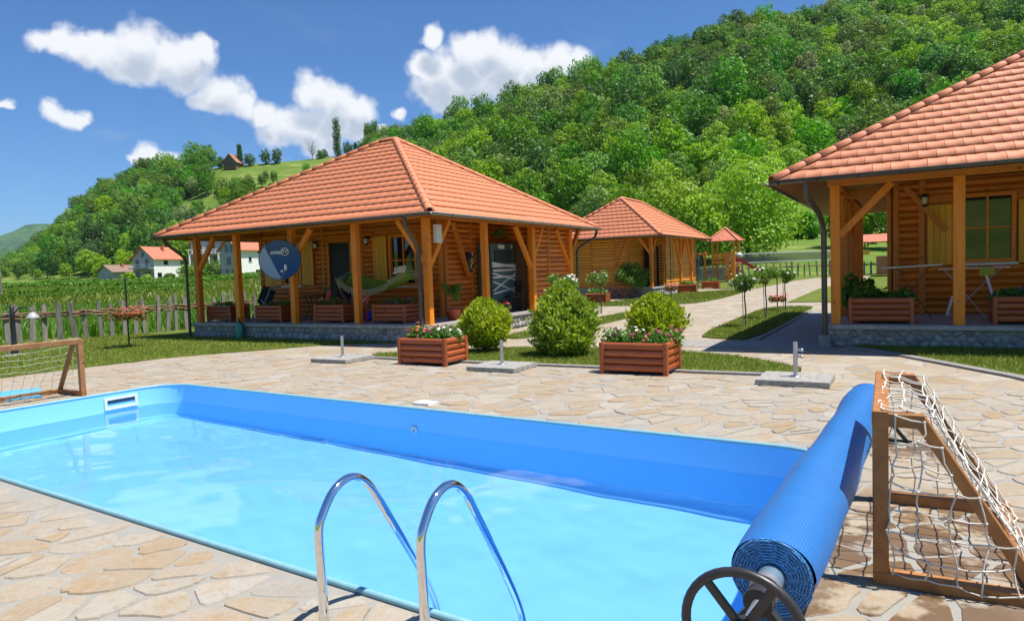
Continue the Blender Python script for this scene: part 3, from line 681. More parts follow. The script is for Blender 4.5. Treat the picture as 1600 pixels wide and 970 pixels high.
def build_pool():
    root = thing('swimming_pool', 'rectangular swimming pool with bright blue liner set in stone paving', 'pool', (-5.6, 4.65, 0))
    o = pool_outline(0.0); n = len(o); prof = [(0.0, 0.0), (0.0, -1.22), (-0.06, -1.32), (-0.16, -1.36)]
    b = MB(); vs = []; fs = []
    cx, cy = -5.6, 4.65
    for off, z in prof:
        q = pool_outline(off, r=0.5); vs += [(x, y, z) for x, y in q]
    for k in range(len(prof) - 1):
        for i in range(n): j = (i + 1) % n; fs.append((k*n+j, k*n+i, (k+1)*n+i, (k+1)*n+j))
    fs.append(tuple(range((len(prof)-1)*n, len(prof)*n)))
    b.add(vs, fs, 0, False)
    for i in range(len(b.sm) - 1): b.sm[i] = True
    ln = b.build('liner', M_LINER, root)
    b = MB(); b.tube([(x, y, 0.014) for x, y in pool_outline(0.012)], 0.020, 8, closed=True); b.build('rim', M_RIM, root)
    # skimmer in the left end wall
    x = POOL[0] + 0.004; b = MB(); y0, y1, z0, z1 = 5.52, 6.02, -0.235, -0.055
    for a, c in (((y0, z0), (y1, z0 + .035)), ((y0, z1 - .035), (y1, z1)), ((y0, z0 + .035), (y0 + .04, z1 - .035)), ((y1 - .04, z0 + .035), (y1, z1 - .035))):
        b.box2((x - .01, a[0], a[1]), (x + .018, c[0], c[1]))
    b.v = [(*prot(q[0], q[1]), q[2]) for q in b.v]; sk = b.build('skimmer_frame', M_WHITE, root)
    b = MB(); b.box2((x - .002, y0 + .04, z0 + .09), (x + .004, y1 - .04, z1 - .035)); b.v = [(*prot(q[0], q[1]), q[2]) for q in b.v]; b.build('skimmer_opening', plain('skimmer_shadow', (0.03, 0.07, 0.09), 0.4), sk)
    b = MB(); b.v = []; b.lathe((0, 0, 0), [(.02, .0), (.048, .004), (.052, .016), (.02, .018), (.018, .004)], 18); b.v = [(*prot(-5.35 + q[0], POOL[3] - q[2]), WATER_Z + .02 + q[1]) for q in b.v]; b.build('inlet_fitting', M_WHITE, root)  # white ring added at the waterline to imitate a bright reflection on ripples
    # the water: gently rippled sheet
    nx, ny = 200, 84; X = np.linspace(POOL[0] - 0.003, POOL[1] + 0.003, nx); Y = np.linspace(POOL[2] - 0.003, POOL[3] + 0.003, ny); XX, YY = np.meshgrid(X, Y)
    ZZ = np.zeros_like(XX); rg = np.random.default_rng(5)
    for k in range(22):
        a = rg.uniform(0, 2 * PI); wl = rg.uniform(0.22, 1.3); amp = 0.00055 * wl ** 1.25; kx, ky = math.cos(a) * 2 * PI / wl, math.sin(a) * 2 * PI / wl
        ZZ += amp * np.sin(kx * XX + ky * YY + rg.uniform(0, 6.28))
    rc = pool_outline(0.004); WX, WY = prot(XX, YY); keep = inpoly(np.stack([WX.ravel(), WY.ravel()], 1), pool_outline(0.06))
    vs = np.stack([WX, WY, WATER_Z + ZZ], -1).reshape(-1, 3)
    fs = [(j*nx+i, j*nx+i+1, (j+1)*nx+i+1, (j+1)*nx+i) for j in range(ny-1) for i in range(nx-1) if keep[j*nx+i] or keep[(j+1)*nx+i+1]]
    b = MB(); b.add(vs, fs, 0, True); w = b.build('water', M_WATER)
    tag(w, kind='structure')
    ln.cycles.is_caustics_receiver = True; w.cycles.is_caustics_caster = True; sun.cycles.is_caustics_light = True
    return root
build_pool()
# ---------------------------------------------------------------- cabins
TILE_W, TILE_R = 0.275, 0.335
def tile_mesh(name, uvw):
    """one profiled clay tile from a 5x2 grid of (u, v, w) plus its front lip"""
    n = len(uvw) // 2; vs = list(uvw) + [(u, v, w - 0.026) for u, v, w in uvw[:n]]
    fs = [(i, i + 1, n + i + 1, n + i) for i in range(n - 1)] + [(2*n + i, 2*n + i + 1, i + 1, i) for i in range(n - 1)]
    return vs, fs
def tile_grid(u0, u1, v0, v1, k=0):
    out = []
    for v, w0 in ((v0, 0.040), (v1, 0.010)):
        for i in range(5):
            t = i / 4; out.append((u0 + (u1 - u0) * t, v - (0.007 * math.cos(2 * PI * t) if v == v0 else 0), w0 + (0.0045 if v == v0 else 0.002) * math.cos(2 * PI * t)))
    return out
b = MB(); b.add(*tile_mesh('t', tile_grid(0.003, TILE_W - 0.003, 0, TILE_R + 0.05)), 0, True); ME_TILE = b.mesh('roof_tile', M_TILE)
def cap_mesh():
    vs = []; fs = []; n = 7
    for x, r in ((0, 0.118), (0.40, 0.092), (0, 0.098)):
        for k in range(n): a = PI * k / (n - 1); vs.append((x, r * math.cos(a), r * math.sin(a) * 0.9))
    fs = [(i, n + i, n + i + 1, i + 1) for i in range(n - 1)] + [(i, i + 1, 2*n + i + 1, 2*n + i) for i in range(n - 1)]
    b = MB(); b.add(vs, fs, 0, True); return b.mesh('ridge_cap', M_TILE)
ME_CAP = cap_mesh()
def hip_roof(cabin, x0, x1, y0, y1, z0, pitch, tiled, budget=300, gutter=M_GUT, small=False, ulim=None, gsides=('front', 'right', 'left', 'back')):
    """hip roof over an eaves rectangle: boarded deck, clay tiles row by row, ridge and hip caps, gutters"""
    h = min(x1 - x0, y1 - y0) / 2; rise = h * pitch
    if x1 - x0 >= y1 - y0: r0, r1 = V(x0 + h, y0 + h, z0 + rise), V(x1 - h, y0 + h, z0 + rise)
    else: r0, r1 = V(x0 + h, y0 + h, z0 + rise), V(x0 + h, y1 - h, z0 + rise)
    c = [V(x0, y0, z0), V(x1, y0, z0), V(x1, y1, z0), V(x0, y1, z0)]
    if x1 - x0 >= y1 - y0: faces = [(c[0], c[1], r1, r0), (c[1], c[2], r1), (c[2], c[3], r0, r1), (c[3], c[0], r0)]
    else: faces = [(c[0], c[1], r0), (c[1], c[2], r1, r0), (c[2], c[3], r1), (c[3], c[0], r0, r1)]
    b = MB(); dz = V(0, 0, -0.07)
    for f in faces:
        f = [p for p in f]; b.add(f, [tuple(range(len(f)))]); b.add([p + dz for p in f], [tuple(range(len(f) - 1, -1, -1))])
    for i in range(4): b.add([c[i] + dz, c[(i+1) % 4] + dz, c[(i+1) % 4], c[i]], [(0, 1, 2, 3)])
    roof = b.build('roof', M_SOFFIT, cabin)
    sp = math.sqrt(1 + pitch * pitch); cands = []
    info = {'front': (c[0], V(1, 0, 0), V(0, 1, 0), x1 - x0), 'right': (c[1], V(0, 1, 0), V(-1, 0, 0), y1 - y0), 'left': (c[3], V(0, -1, 0), V(1, 0, 0), y1 - y0), 'back': (c[2], V(-1, 0, 0), V(0, -1, 0), x1 - x0)}
    stuff = MB()
    for side in ('front', 'right', 'left', 'back'):
        O, U, D, L = info[side]; Vv = (D + V(0, 0, pitch)) / sp; N = U.cross(Vv).normalized()
        rows = int(h * sp / TILE_R); row = h * sp / rows
        if side not in tiled and small: continue
        mat4 = Matrix((U, Vv, N)).transposed().to_4x4()
        for k in range(rows):
            v0 = k * row - (0.05 if k == 0 else 0); v1 = (k + 1) * row + 0.04; d0 = max(v0, 0) / sp; d1 = min(h, v1 / sp)
            nt = int(math.ceil(L / TILE_W)); tw = L / nt; sh = 0.5 * tw if k % 2 else 0.0
            for i in range(-1, nt + 1):
                u0, u1 = i * tw + sh, (i + 1) * tw + sh
                if u1 < d0 or u0 > L - d0: continue
                full = u0 >= d1 and u1 <= L - d1
                if side not in tiled:
                    pass
                grid = tile_grid(u0 + 0.003, u1 - 0.003, v0, v1)
                if not full: grid = [(min(max(u, max(v, 0) / sp), L - max(v, 0) / sp), v, w) for u, v, w in grid]
                if max(g[0] for g in grid[:5]) - min(g[0] for g in grid[:5]) < 0.02: continue
                wp = O + U * ((u0 + u1) / 2) + Vv * v0
                cands.append((side in tiled and (ulim is None or ulim(wp)), fwd(wp.x, wp.y), side, k, u0, tw, v0, full, grid, O, mat4, wp))
    cands.sort(key=lambda q: (not q[0], q[1])); cnt = 0
    for (vis, d, side, k, u0, tw, v0, full, grid, O, mat4, wp) in cands:
        if vis and cnt < budget:
            cnt += 1
            if full:
                o = bpy.data.objects.new('roof_tile', ME_TILE); COL.objects.link(o); o.parent = roof
                jit = Matrix.Rotation(random.gauss(0, 0.003), 4, 'Z') @ Matrix.Rotation(random.gauss(0, 0.0025), 4, 'X')
                o.matrix_local = Matrix.Translation(O + (mat4 @ V(u0, v0, 0))) @ mat4 @ jit @ Matrix.Diagonal((tw / TILE_W, 1, 1, 1))
            else:
                vs, fs = tile_mesh('t', grid); bb = MB(); bb.add([O + (mat4 @ V(*q)) for q in vs], fs, 0, True); bb.build('roof_tile', M_TILE, roof, False)
        else:
            vs, fs = tile_mesh('t', grid); stuff.add([O + (mat4 @ V(*q)) for q in vs], fs, 0, True)
    if stuff.v: stuff.build('roof_tile', M_TILE, roof, False, kind='stuff')
    for a, e in ((c[0], r0), (c[1], r1 if x1 - x0 >= y1 - y0 else r0), (c[2], r1), (c[3], r0 if x1 - x0 >= y1 - y0 else r1), (r0, r1)):
        d = e - a; L = d.length
        if L < 0.3: continue
        n = max(1, int(L / 0.37)); d = d / L; up = V(0, 0, 1); sx = up.cross(d).normalized(); u2 = d.cross(sx)
        m4 = Matrix((d, sx, u2)).transposed().to_4x4()
        for k in range(n):
            o = bpy.data.objects.new('ridge_cap', ME_CAP); COL.objects.link(o); o.parent = roof
            tilt = Matrix.Rotation(-0.02, 4, 'Y')
            o.matrix_local = Matrix.Translation(a + d * (k * L / n) + u2 * 0.012) @ m4 @ tilt @ Matrix.Diagonal((L / n / 0.37 , 1, 1, 1))
    # gutters: half-round troughs hung below the eaves
    g = 0.075; e = {'front': (V(x0 - .05, y0 - .07, z0 - .03), V(x1 + .10, y0 - .07, z0 - .03), V(0, -1, 0)), 'right': (V(x1 + .07, y0 - .10, z0 - .032), V(x1 + .07, y1 + .10, z0 - .032), V(1, 0, 0)),
                    'left': (V(x0 - .07, y0 - .10, z0 - .034), V(x0 - .07, y1 + .05, z0 - .034), V(-1, 0, 0)), 'back': (V(x0, y1 + .07, z0 - .03), V(x1, y1 + .07, z0 - .03), V(0, 1, 0))}
    for side in gsides:
        p, q, out = e[side]; b = MB(); n = 7; vs = []
        for P in (p, q):
            for rr in (g, g - 0.012):
                for k in range(n): a = PI * k / (n - 1); vs.append(P + out * (-rr * math.cos(a)) + V(0, 0, -rr * math.sin(a) + 0.03))
        fs = []
        for k in range(n - 1): fs += [(k, k+1, 2*n+k+1, 2*n+k), (n+k+1, n+k, 3*n+k, 3*n+k+1), (k, n+k, n+k+1, k+1), (2*n+k+1, 3*n+k+1, 3*n+k, 2*n+k)]
        fs += [(0, 2*n, 3*n, n), (n-1, 2*n-1, 4*n-1, 3*n-1)]
        b.add(vs, fs, 0, True)
        L = (q - p).length; dd = (q - p) / L
        for i in range(int(L / 0.65) + 1):
            P = p + dd * min(L - .02, i * 0.65 + 0.15); pts = [P + out * (-(g + .006) * math.cos(PI * k / 6)) + V(0, 0, -(g + .006) * math.sin(PI * k / 6) + 0.03) for k in range(7)]
            b.tube(pts, 0.008, 4)
        b.build('gutter', gutter if not isinstance(gutter, dict) else gutter[side], cabin)
    return roof, r0, r1
b = MB(); n = 7; vs = []
for x in (0, 1):
    for k in range(n): a = PI * k / (n - 1) - PI / 2; vs.append((x, -0.072 * math.cos(a) , 0.074 * math.sin(a)))
b.add(vs, [(k, k+1, n+k+1, n+k) for k in range(n - 1)] , 0, True); b.add(vs, [tuple(range(n)), tuple(range(2*n-1, n-1, -1))]); ME_LOG = b.mesh('log', M_LOG)
LOGH = 0.15
def log_wall(cabin, p0, p1, z0, z1, openings=(), trims=(), name='wall', thick=0.12, me=None, wm=None):
    """half-log boarding on a solid wall from p0 to p1 (outside is on the right of p0->p1); openings are (s0, s1, z0, z1) along it"""
    p0 = V(*p0, 0); p1 = V(*p1, 0); d = (p1 - p0); L = d.length; d /= L; nn = V(d.y, -d.x, 0)
    b = MB(); b.bar(p0 - nn * (thick / 2) + V(0, 0, (z0 + z1) / 2), p1 - nn * (thick / 2) + V(0, 0, (z0 + z1) / 2), thick, z1 - z0)
    wall = b.build(name, wm or M_LOG, cabin)
    ang = math.atan2(d.y, d.x); rows = int((z1 - z0) / LOGH)
    for r in range(rows):
        zc = z0 + (r + 0.5) * LOGH; cuts = [(a, c) for a, c, za, zb in openings if za - 0.02 < zc < zb + 0.02] + [(t - .06, t + .06) for t in trims]
        segs = [(0.0, L)]
        for a, c in cuts:
            ns = []
            for s0, s1 in segs:
                if c <= s0 or a >= s1: ns.append((s0, s1)); continue
                if a > s0: ns.append((s0, a))
                if c < s1: ns.append((c, s1))
            segs = ns
        for s0, s1 in segs:
            if s1 - s0 < 0.06: continue
            o = bpy.data.objects.new('log', me or ME_LOG); COL.objects.link(o); o.parent = wall
            o.matrix_local = Matrix.Translation(p0 + d * s0 + V(0, 0, zc)) @ Matrix.Rotation(ang, 4, 'Z') @ Matrix.Diagonal((s1 - s0, 1, 1, 1))
    for t in trims:
        b = MB(); q = p0 + d * t + nn * 0.035; b.bar(q + V(0, 0, z0), q + V(0, 0, z1), 0.12, 0.10, ch=0.012, up=nn); b.build('trim_board', M_BEAM, wall)
    def at(s, z, o=0.0): return p0 + d * s + V(0, 0, z) + nn * o
    return wall, at, d, nn
def window(cabin, at, d, nn, s0, s1, z0, z1, panes=(2, 2)):
    b = MB(); w = 0.075
    for a, c in ((s0, s0 + w), (s1 - w, s1)): b.bar(at((a + c) / 2, z0, .05), at((a + c) / 2, z1, .05), w, .13, up=nn)
    for a, c in ((z0, z0 + w), (z1 - w, z1)): b.bar(at(s0 + w, (a + c) / 2, .05), at(s1 - w, (a + c) / 2, .05), .13, w)
    fr = b.build('window', M_POST, cabin)
    nx, nz = panes; iw = (s1 - s0 - 2 * w) / nx; ih = (z1 - z0 - 2 * w) / nz
    for i in range(1, nx): bb = MB(); bb.bar(at(s0 + w + i * iw, z0 + w, .04), at(s0 + w + i * iw, z1 - w, .04), .035, .05, up=nn); bb.build('glazing_bar', M_POST, fr)
    for k in range(1, nz): bb = MB(); bb.bar(at(s0 + w, z0 + w + k * ih, .042), at(s1 - w, z0 + w + k * ih, .042), .045, .035); bb.build('glazing_bar', M_POST, fr)
    for i in range(nx):
        for k in range(nz):
            a, c = s0 + w + i * iw, z0 + w + k * ih; bb = MB(); bb.bar(at(a, c + ih / 2, .02), at(a + iw, c + ih / 2, .02), .012, ih); bb.build('pane', M_GLASS, fr)
    bb = MB(); bb.bar(at(s0 - .04, z0 - .03, .09), at(s1 + .04, z0 - .03, .09), .16, .05); bb.build('sill', M_WHITE, fr)
    return fr
def shutter(cabin, at, d, nn, s0, s1, z0, z1):
    b = MB(); b.bar(at(s0, (z0 + z1) / 2, .085), at(s1, (z0 + z1) / 2, .085), .03, z1 - z0); sh = b.build('shutter', M_SHUT, cabin)
    n = max(3, int((s1 - s0) / 0.1)); w = (s1 - s0) / n
    for i in range(n):
        bb = MB(); bb.bar(at(s0 + (i + .5) * w, z0 + .01, .108), at(s0 + (i + .5) * w, z1 - .01, .108), w - .008, .018, ch=.005, up=nn); bb.build('shutter_board', M_SHUT, sh)
def lantern(cabin, P, nn, label=None):
    b = MB(); P = Vector(P)
    b.box((P + nn * .02), (.09, .09, .14)); b.tube([P + nn * .04, P + nn * .12 + V(0, 0, .05), P + nn * .16 + V(0, 0, .01)], .012, 6)
    q = P + nn * .16
    b.lathe(q, [(.0, .06), (.03, .05), (.085, .0), (.08, -.02)], 8); b.lathe(q, [(.05, -.16), (.06, -.19), (.03, -.22), (0, -.225)], 8)
    l = b.build('wall_lantern', M_BLACK, cabin)
    b = MB(); b.lathe(q, [(.062, -.02), (.05, -.16)], 8); b.build('lantern_glass', plain('lantern_glass', (.55, .55, .5), .15), l)
def brace_post(cabin, x, y, z0, z1, braces=(), w=0.17, mat_=None):
    """porch post with diagonal braces: each brace is (dx, dy) at the beam"""
    b = MB(); b.bar((x, y, z0), (x, y, z1), w, ch=.012, up=(0, 1, 0)); p = b.build('porch_post', mat_ or M_POST, cabin)
    for dx, dy, dz in braces:
        bb = MB(); bb.bar((x + dx * .08, y + dy * .08, z1 - dz), (x + dx, y + dy, z1 - 0.02), .12, .13, ch=.01); bb.build('brace', mat_ or M_POST, p)
    return p
def plinth(cabin, x0, x1, y0, y1, zt, stones, seed=1, gmin=0.0, size=0.2, zb=-.05):
    """raised floor on a stone faced base; stones lists sides to face with cobbles"""
    b = MB(); b.box2((x0 + .06, y0 + .06, zb), (x1 - .06, y1 - .06, zt - .04)); pl = b.build('plinth', M_MORTAR, cabin)
    b = MB(); b.box2((x0 - .02, y0 - .02, zt - .075), (x1 + .02, y1 + .02, zt)); b.build('porch_floor', M_FLOOR, cabin)
    rng = np.random.default_rng(seed); cnt = 0; st = MB()
    for side in stones:
        if side == 'front': O, U, N, L, a0 = V(x0, y0 + .06, 0), V(1, 0, 0), V(0, -1, 0), x1 - x0, 0
        elif side == 'right': O, U, N, L, a0 = V(x1 - .06, y0, 0), V(0, 1, 0), V(1, 0, 0), min(7.0, y1 - y0), 0
        elif side == 'left': O, U, N, L, a0 = V(x0 + .06, y1, 0), V(0, -1, 0), V(-1, 0, 0), y1 - y0, 0
        H = zt - .08; rows = max(2, round(H / (size * .75))); seeds = []
        for r in range(-1, rows + 1):
            for i in range(-1, int(L / size) + 2): seeds.append(((i + (.5 if r % 2 else 0)) * size + rng.uniform(-.35, .35) * size, (r + .5) * H / rows + rng.uniform(-.3, .3) * H / rows))
        A = np.array(seeds)
        for x, z in seeds:
            if not (0 < x < L and 0 < z < H): continue
            P = [(x - 1, z - 1), (x + 1, z - 1), (x + 1, z + 1), (x - 1, z + 1)]; D = np.hypot(A[:, 0] - x, A[:, 1] - z)
            for k in np.where((D < size * 3) & (D > 1e-6))[0]:
                nx, nz = A[k, 0] - x, A[k, 1] - z; l = math.hypot(nx, nz); P = clip_poly(P, nx / l, nz / l, (nx * x + nz * z) / l + l / 2 - .010)
                if len(P) < 3: break
            for q in ((1, 0, L), (-1, 0, 0), (0, 1, H), (0, -1, 0)):
                if len(P) >= 3: P = clip_poly(P, *q)
            if len(P) < 3: continue
            c = (sum(p[0] for p in P) / len(P), sum(p[1] for p in P) / len(P)); n = len(P); h = rng.uniform(.02, .055)
            vs = []
            for sc, o in ((1.0, 0.0), (.86, h * .75), (.5, h)):
                vs += [O + U * (c[0] + (p[0] - c[0]) * sc) + V(0, 0, c[1] + (p[1] - c[1]) * sc) + N * o for p in P]
            fs = [(i, (i+1) % n, n + (i+1) % n, n + i) for i in range(n)] + [(n + i, n + (i+1) % n, 2*n + (i+1) % n, 2*n + i) for i in range(n)] + [tuple(range(2*n, 3*n))]
            if cnt < 290: cnt += 1; bb = MB(); bb.add(vs, fs, 0, True); bb.build('cobble', M_COBBLE, pl)
            else: st.add(vs, fs, 0, True)
    if st.v: st.build('cobble', M_COBBLE, pl, kind='stuff')
    return pl
def downpipe(cabin, pts, m, r=.045):
    P = [Vector(p) for p in pts]; Q = [P[0]]
    for i in range(1, len(P) - 1):
        a, c = P[i-1] - P[i], P[i+1] - P[i]; l = min(.09, a.length * .4, c.length * .4)
        Q += [P[i] + a.normalized() * l, P[i] + (a.normalized() + c.normalized()) * l * .28, P[i] + c.normalized() * l]
    Q.append(P[-1]); b = MB(); b.tube(Q, r, 10)
    for i in (len(Q) - 2, len(Q) - 1): b.tube([Q[i] + V(0, 0, .02) * 1, Q[i] - V(0, 0, .02)], r + .008, 10)
    return b.build('downpipe', m, cabin)

# ---- the cabin across the lawn
FZ = 0.44
c1 = thing('log_cabin', 'log cabin with orange tiled roof whose porch holds the satellite dish and green hammock', 'cabin', (-14.4, 17.5, 0))
hip_roof(c1, -19.46, -9.26, 12.5, 22.1, 3.06, 0.605, ('front', 'right'), gutter={'front': M_GUT, 'right': M_GUTG, 'left': M_GUT, 'back': M_GUT})
plinth(c1, -18.85, -9.9, 13.1, 21.4, FZ, ('front', 'right'), 3)
WY = 15.7
wall, at, d, nn = log_wall(c1, (-18.7, WY), (-11.25, WY), FZ, 3.24, openings=[(.3, 2.55, 1.4, 2.9), (3.1, 4.1, FZ, 2.78), (4.95, 6.75, 1.3, 2.9)], trims=(0.06, 2.9, 4.5, 7.39))
s = lambda x: x + 18.7
window(c1, at, d, nn, s(-17.6), s(-16.75), 1.46, 2.84); shutter(c1, at, d, nn, s(-18.42), s(-17.65), 1.46, 2.84); shutter(c1, at, d, nn, s(-16.7), s(-16.2), 1.46, 2.84)
window(c1, at, d, nn, s(-13.12), s(-12.1), 1.36, 2.84); shutter(c1, at, d, nn, s(-13.72), s(-13.2), 1.36, 2.84)
b = MB(); b.bar(at(s(-15.08), FZ + .02, .03), at(s(-15.08), 2.72, .03), .86, .06, up=nn); door = b.build('door', M_DARKDOOR, c1)
b = MB()
for q in (-15.55, -14.6): b.bar(at(s(q), FZ, .05), at(s(q), 2.80, .05), .09, .13, up=nn)
b.bar(at(s(-15.6), 2.80, .05), at(s(-14.55), 2.80, .05), .13, .09); b.build('door_frame', M_BEAM, door)
b = MB(); b.ball(at(s(-14.75), 1.45, .1), .03); b.build('handle', M_STEEL, door)
lantern(c1, at(s(-16.02), 2.76), nn); lantern(c1, at(s(-13.92), 2.80), nn)
# side facing the path: recessed wall, then the rear room flush with the posts
wall2, at2, d2, nn2 = log_wall(c1, (-11.25, WY), (-11.25, 18.8), FZ, 3.24, trims=(0.06, 1.35))
log_wall(c1, (-11.25, 18.8), (-10.02, 18.8), FZ, 3.24, openings=[(.18, 1.0, FZ, 2.62)])
b = MB(); b.box2((-11.06, 18.72, FZ + .02), (-10.26, 18.77, 2.58)); dr = b.build('door', M_BROWNDOOR, c1, label='brown side door beside the wrapped cabinet')
wall3, at3, d3, nn3 = log_wall(c1, (-10.02, 18.8), (-10.02, 21.3), FZ, 3.24, trims=(.9, 2.44))
log_wall(c1, (-10.02, 21.3), (-18.7, 21.3), FZ, 3.24); log_wall(c1, (-18.7, 21.3), (-18.7, WY), FZ, 3.24)
PT = 3.02
b = MB(); b.bar((-19.0, 13.33, PT + .08), (-9.94, 13.33, PT + .08), .16, .16, ch=.01); b.build('porch_beam', M_BEAM, c1)
b = MB(); b.bar((-10.02, 13.42, PT + .081), (-10.02, 21.3, PT + .081), .16, .16, ch=.01); b.build('porch_beam', M_BEAM, c1)
b = MB(); b.bar((-18.72, 13.42, PT + .081), (-18.72, WY, PT + .081), .16, .16, ch=.01); b.build('porch_beam', M_BEAM, c1)
brace_post(c1, -18.72, 13.33, FZ, PT, [(.85, 0, 1.0)]); brace_post(c1, -16.9, 13.33, FZ, PT)
brace_post(c1, -14.62, 13.33, FZ, PT, [(.75, 0, .85)]); brace_post(c1, -12.3, 13.33, FZ, PT)
brace_post(c1, -10.02, 13.33, FZ, PT, [(-.85, 0, 1.05), (0, .95, 1.15)])
brace_post(c1, -10.02, 15.95, FZ, PT); 
bb = MB(); bb.bar((-11.1, 16.75, 1.55), (-10.9, 15.75, 3.1), .1, .12); bb.build('brace', M_BEAM, c1)
brace_post(c1, -10.0, 18.65, FZ, PT, [(0, -1.0, 1.25), (0, .7, 1.0)], .19); brace_post(c1, -9.95, 21.25, FZ, PT, [(0, -1.0, 1.2), (0, .8, .9)], .19)
downpipe(c1, [(-9.95, 12.44, 2.98), (-9.95, 12.44, 2.80), (-10.05, 12.95, 2.42), (-10.08, 13.08, 2.2), (-10.08, 13.08, FZ + .02)], M_GUT, .05)
downpipe(c1, [(-19.0, 12.44, 2.98), (-19.0, 12.5, 2.85), (-18.9, 13.0, 2.45), (-18.88, 13.05, 2.3), (-18.88, 13.05, .05)], M_GUT)
downpipe(c1, [(-9.22, 22.0, 3.0), (-9.25, 21.95, 2.75), (-9.75, 21.6, 2.4), (-9.8, 21.55, 2.25), (-9.8, 21.55, .1)], M_GUT)
b = MB(); b.box2((-9.93, 13.5, 2.42), (-9.83, 13.72, 2.86)); tag(b.build('meter_box', M_WHITE), 'white electrical box fixed on the corner post by the downpipe', 'electrical box')

# ---- the cabin on the right
F2 = 0.42
c2 = thing('log_cabin', 'log cabin with red tiled roof standing right of the path, white tubes on its porch', 'cabin', (3.2, 18.5, 0))
hip_roof(c2, -2.12, 8.2, 13.45, 23.6, 3.14, 0.605, ('front',), ulim=lambda p: p.x < 3.4 + 0.2 * (p.y - 13))
plinth(c2, -1.3, 7.6, 14.35, 23.0, F2, ('front', 'left'), 5, size=.16)
W2 = 17.4
wall, at, d, nn = log_wall(c2, (-.27, W2), (7.2, W2), F2, 3.3, openings=[(.63, 2.75, 1.44, 2.96)], trims=(.09, .58, 3.0))
s = lambda x: x + .27
window(c2, at, d, nn, s(1.0), s(1.96), 1.5, 2.94); shutter(c2, at, d, nn, s(.41), s(.97), 1.48, 2.76); shutter(c2, at, d, nn, s(2.0), s(2.6), 1.48, 2.76)
lantern(c2, at(s(.36), 2.95), nn)
log_wall(c2, (-.27, 22.9), (-.27, W2), F2, 3.3, trims=(.06, 5.44)); log_wall(c2, (7.2, 22.9), (-.27, 22.9), F2, 3.3)
bb = MB(); bb.bar((-.02, W2 - .12, 3.2), (.75, W2 - .12, 2.2), .1, .11); bb.build('brace', M_BEAM, c2)
b = MB(); b.bar((-1.3, 14.6, 3.15), (7.4, 14.6, 3.15), .17, .17, ch=.01); b.build('porch_beam', M_BEAM, c2)
b = MB(); b.bar((-1.17, 14.69, 3.151), (-1.17, 22.8, 3.151), .17, .17, ch=.01); b.build('porch_beam', M_BEAM, c2)
b = MB(); b.bar((-1.1, W2 - .1, 3.12), (-.3, W2 - .1, 3.12), .16, .2, ch=.01); b.build('porch_beam', M_BEAM, c2)
brace_post(c2, -1.17, 14.6, F2, 3.07, [(.95, 0, .95)]); brace_post(c2, .83, 14.58, F2, 3.07, w=.18); brace_post(c2, 3.2, 14.6, F2, 3.07); brace_post(c2, 5.6, 14.6, F2, 3.07)
for y in (16.7, 18.8, 20.9, 22.75): brace_post(c2, -1.17, y, F2, 3.07, [(0, -.7, .8)] if y < 20 else (), mat_=M_BEAM)
downpipe(c2, [(-1.55, 13.38, 3.04), (-1.55, 13.40, 2.85), (-1.38, 13.95, 2.5), (-1.34, 14.22, 2.25), (-1.34, 14.25, .05)], M_GUT, .052)
b = MB(); b.box((-1.34, 14.25, .12), (.2, .2, .24)); b.build('downpipe_base', M_CONC, c2)

ME_LOG3 = ME_LOG.copy(); ME_LOG3.materials[0] = M_LOG3
def log_wall3(*a, **k): return log_wall(*a, me=ME_LOG3, wm=M_LOG3, **k)
# ---- the cabin at the back
c3 = thing('log_cabin', 'farther log cabin with lighter log walls beyond the middle lawn, behind the feathery tree', 'cabin', (-13.8, 37, .2))
F3 = .62
hip_roof(c3, -16.75, -10.35, 32.7, 42.3, 3.22, 0.70, ('front', 'right'), budget=0, small=True)
plinth(c3, -16.2, -11.05, 33.4, 41.6, F3, ('front', 'right'), 8, size=.3)
w_, at_, d_, n_ = log_wall3(c3, (-16.1, 33.55), (-12.35, 33.55), F3, 3.4, trims=(.06, 1.7, 3.0, 3.69))
bb = MB(); bb.bar((-13.1, 33.44, 1.7), (-12.5, 33.44, 3.2), .12, .1); bb.build('brace', M_BEAM, c3)
log_wall3(c3, (-12.35, 33.55), (-12.35, 35.6), F3, 3.4)
w_, at_, d_, n_ = log_wall3(c3, (-12.35, 35.6), (-11.1, 35.6), F3, 3.4, openings=[(.15, .95, F3, 2.7)])
b = MB(); b.bar(at_(.3, F3, .03), at_(.3, 2.75, .03), .5, .05, up=n_); b.build('door', M_DARKDOOR, c3)
b = MB(); b.bar(at_(1.0, F3, .03), at_(1.0, 2.75, .03), .34, .05, up=n_); b.build('door', M_DARKDOOR, c3)
w_, at_, d_, n_ = log_wall3(c3, (-11.1, 35.6), (-11.1, 41.5), F3, 3.4, trims=(.06, 1.4, 2.6, 4.6, 5.84))
log_wall3(c3, (-11.1, 41.5), (-16.1, 41.5), F3, 3.4); log_wall3(c3, (-16.1, 41.5), (-16.1, 33.55), F3, 3.4)
brace_post(c3, -11.15, 33.55, F3, 3.15, [(-.6, 0, .8), (0, .7, .9)], .16); brace_post(c3, -11.0, 38.2, F3, 3.15, [(0, .9, 1.5), (0, -.9, 1.4)], .15); brace_post(c3, -11.0, 40.4, F3, 3.15, [(0, -.9, 1.4)], .15)
b = MB(); b.bar((-12.3, 33.5, 3.2), (-11.0, 33.5, 3.2), .16); b.build('porch_beam', M_BEAM, c3)
downpipe(c3, [(-10.28, 42.2, 3.15), (-10.35, 42.1, 2.9), (-10.9, 41.75, 2.6), (-10.95, 41.7, 2.4), (-10.95, 41.7, .3)], M_GUT)
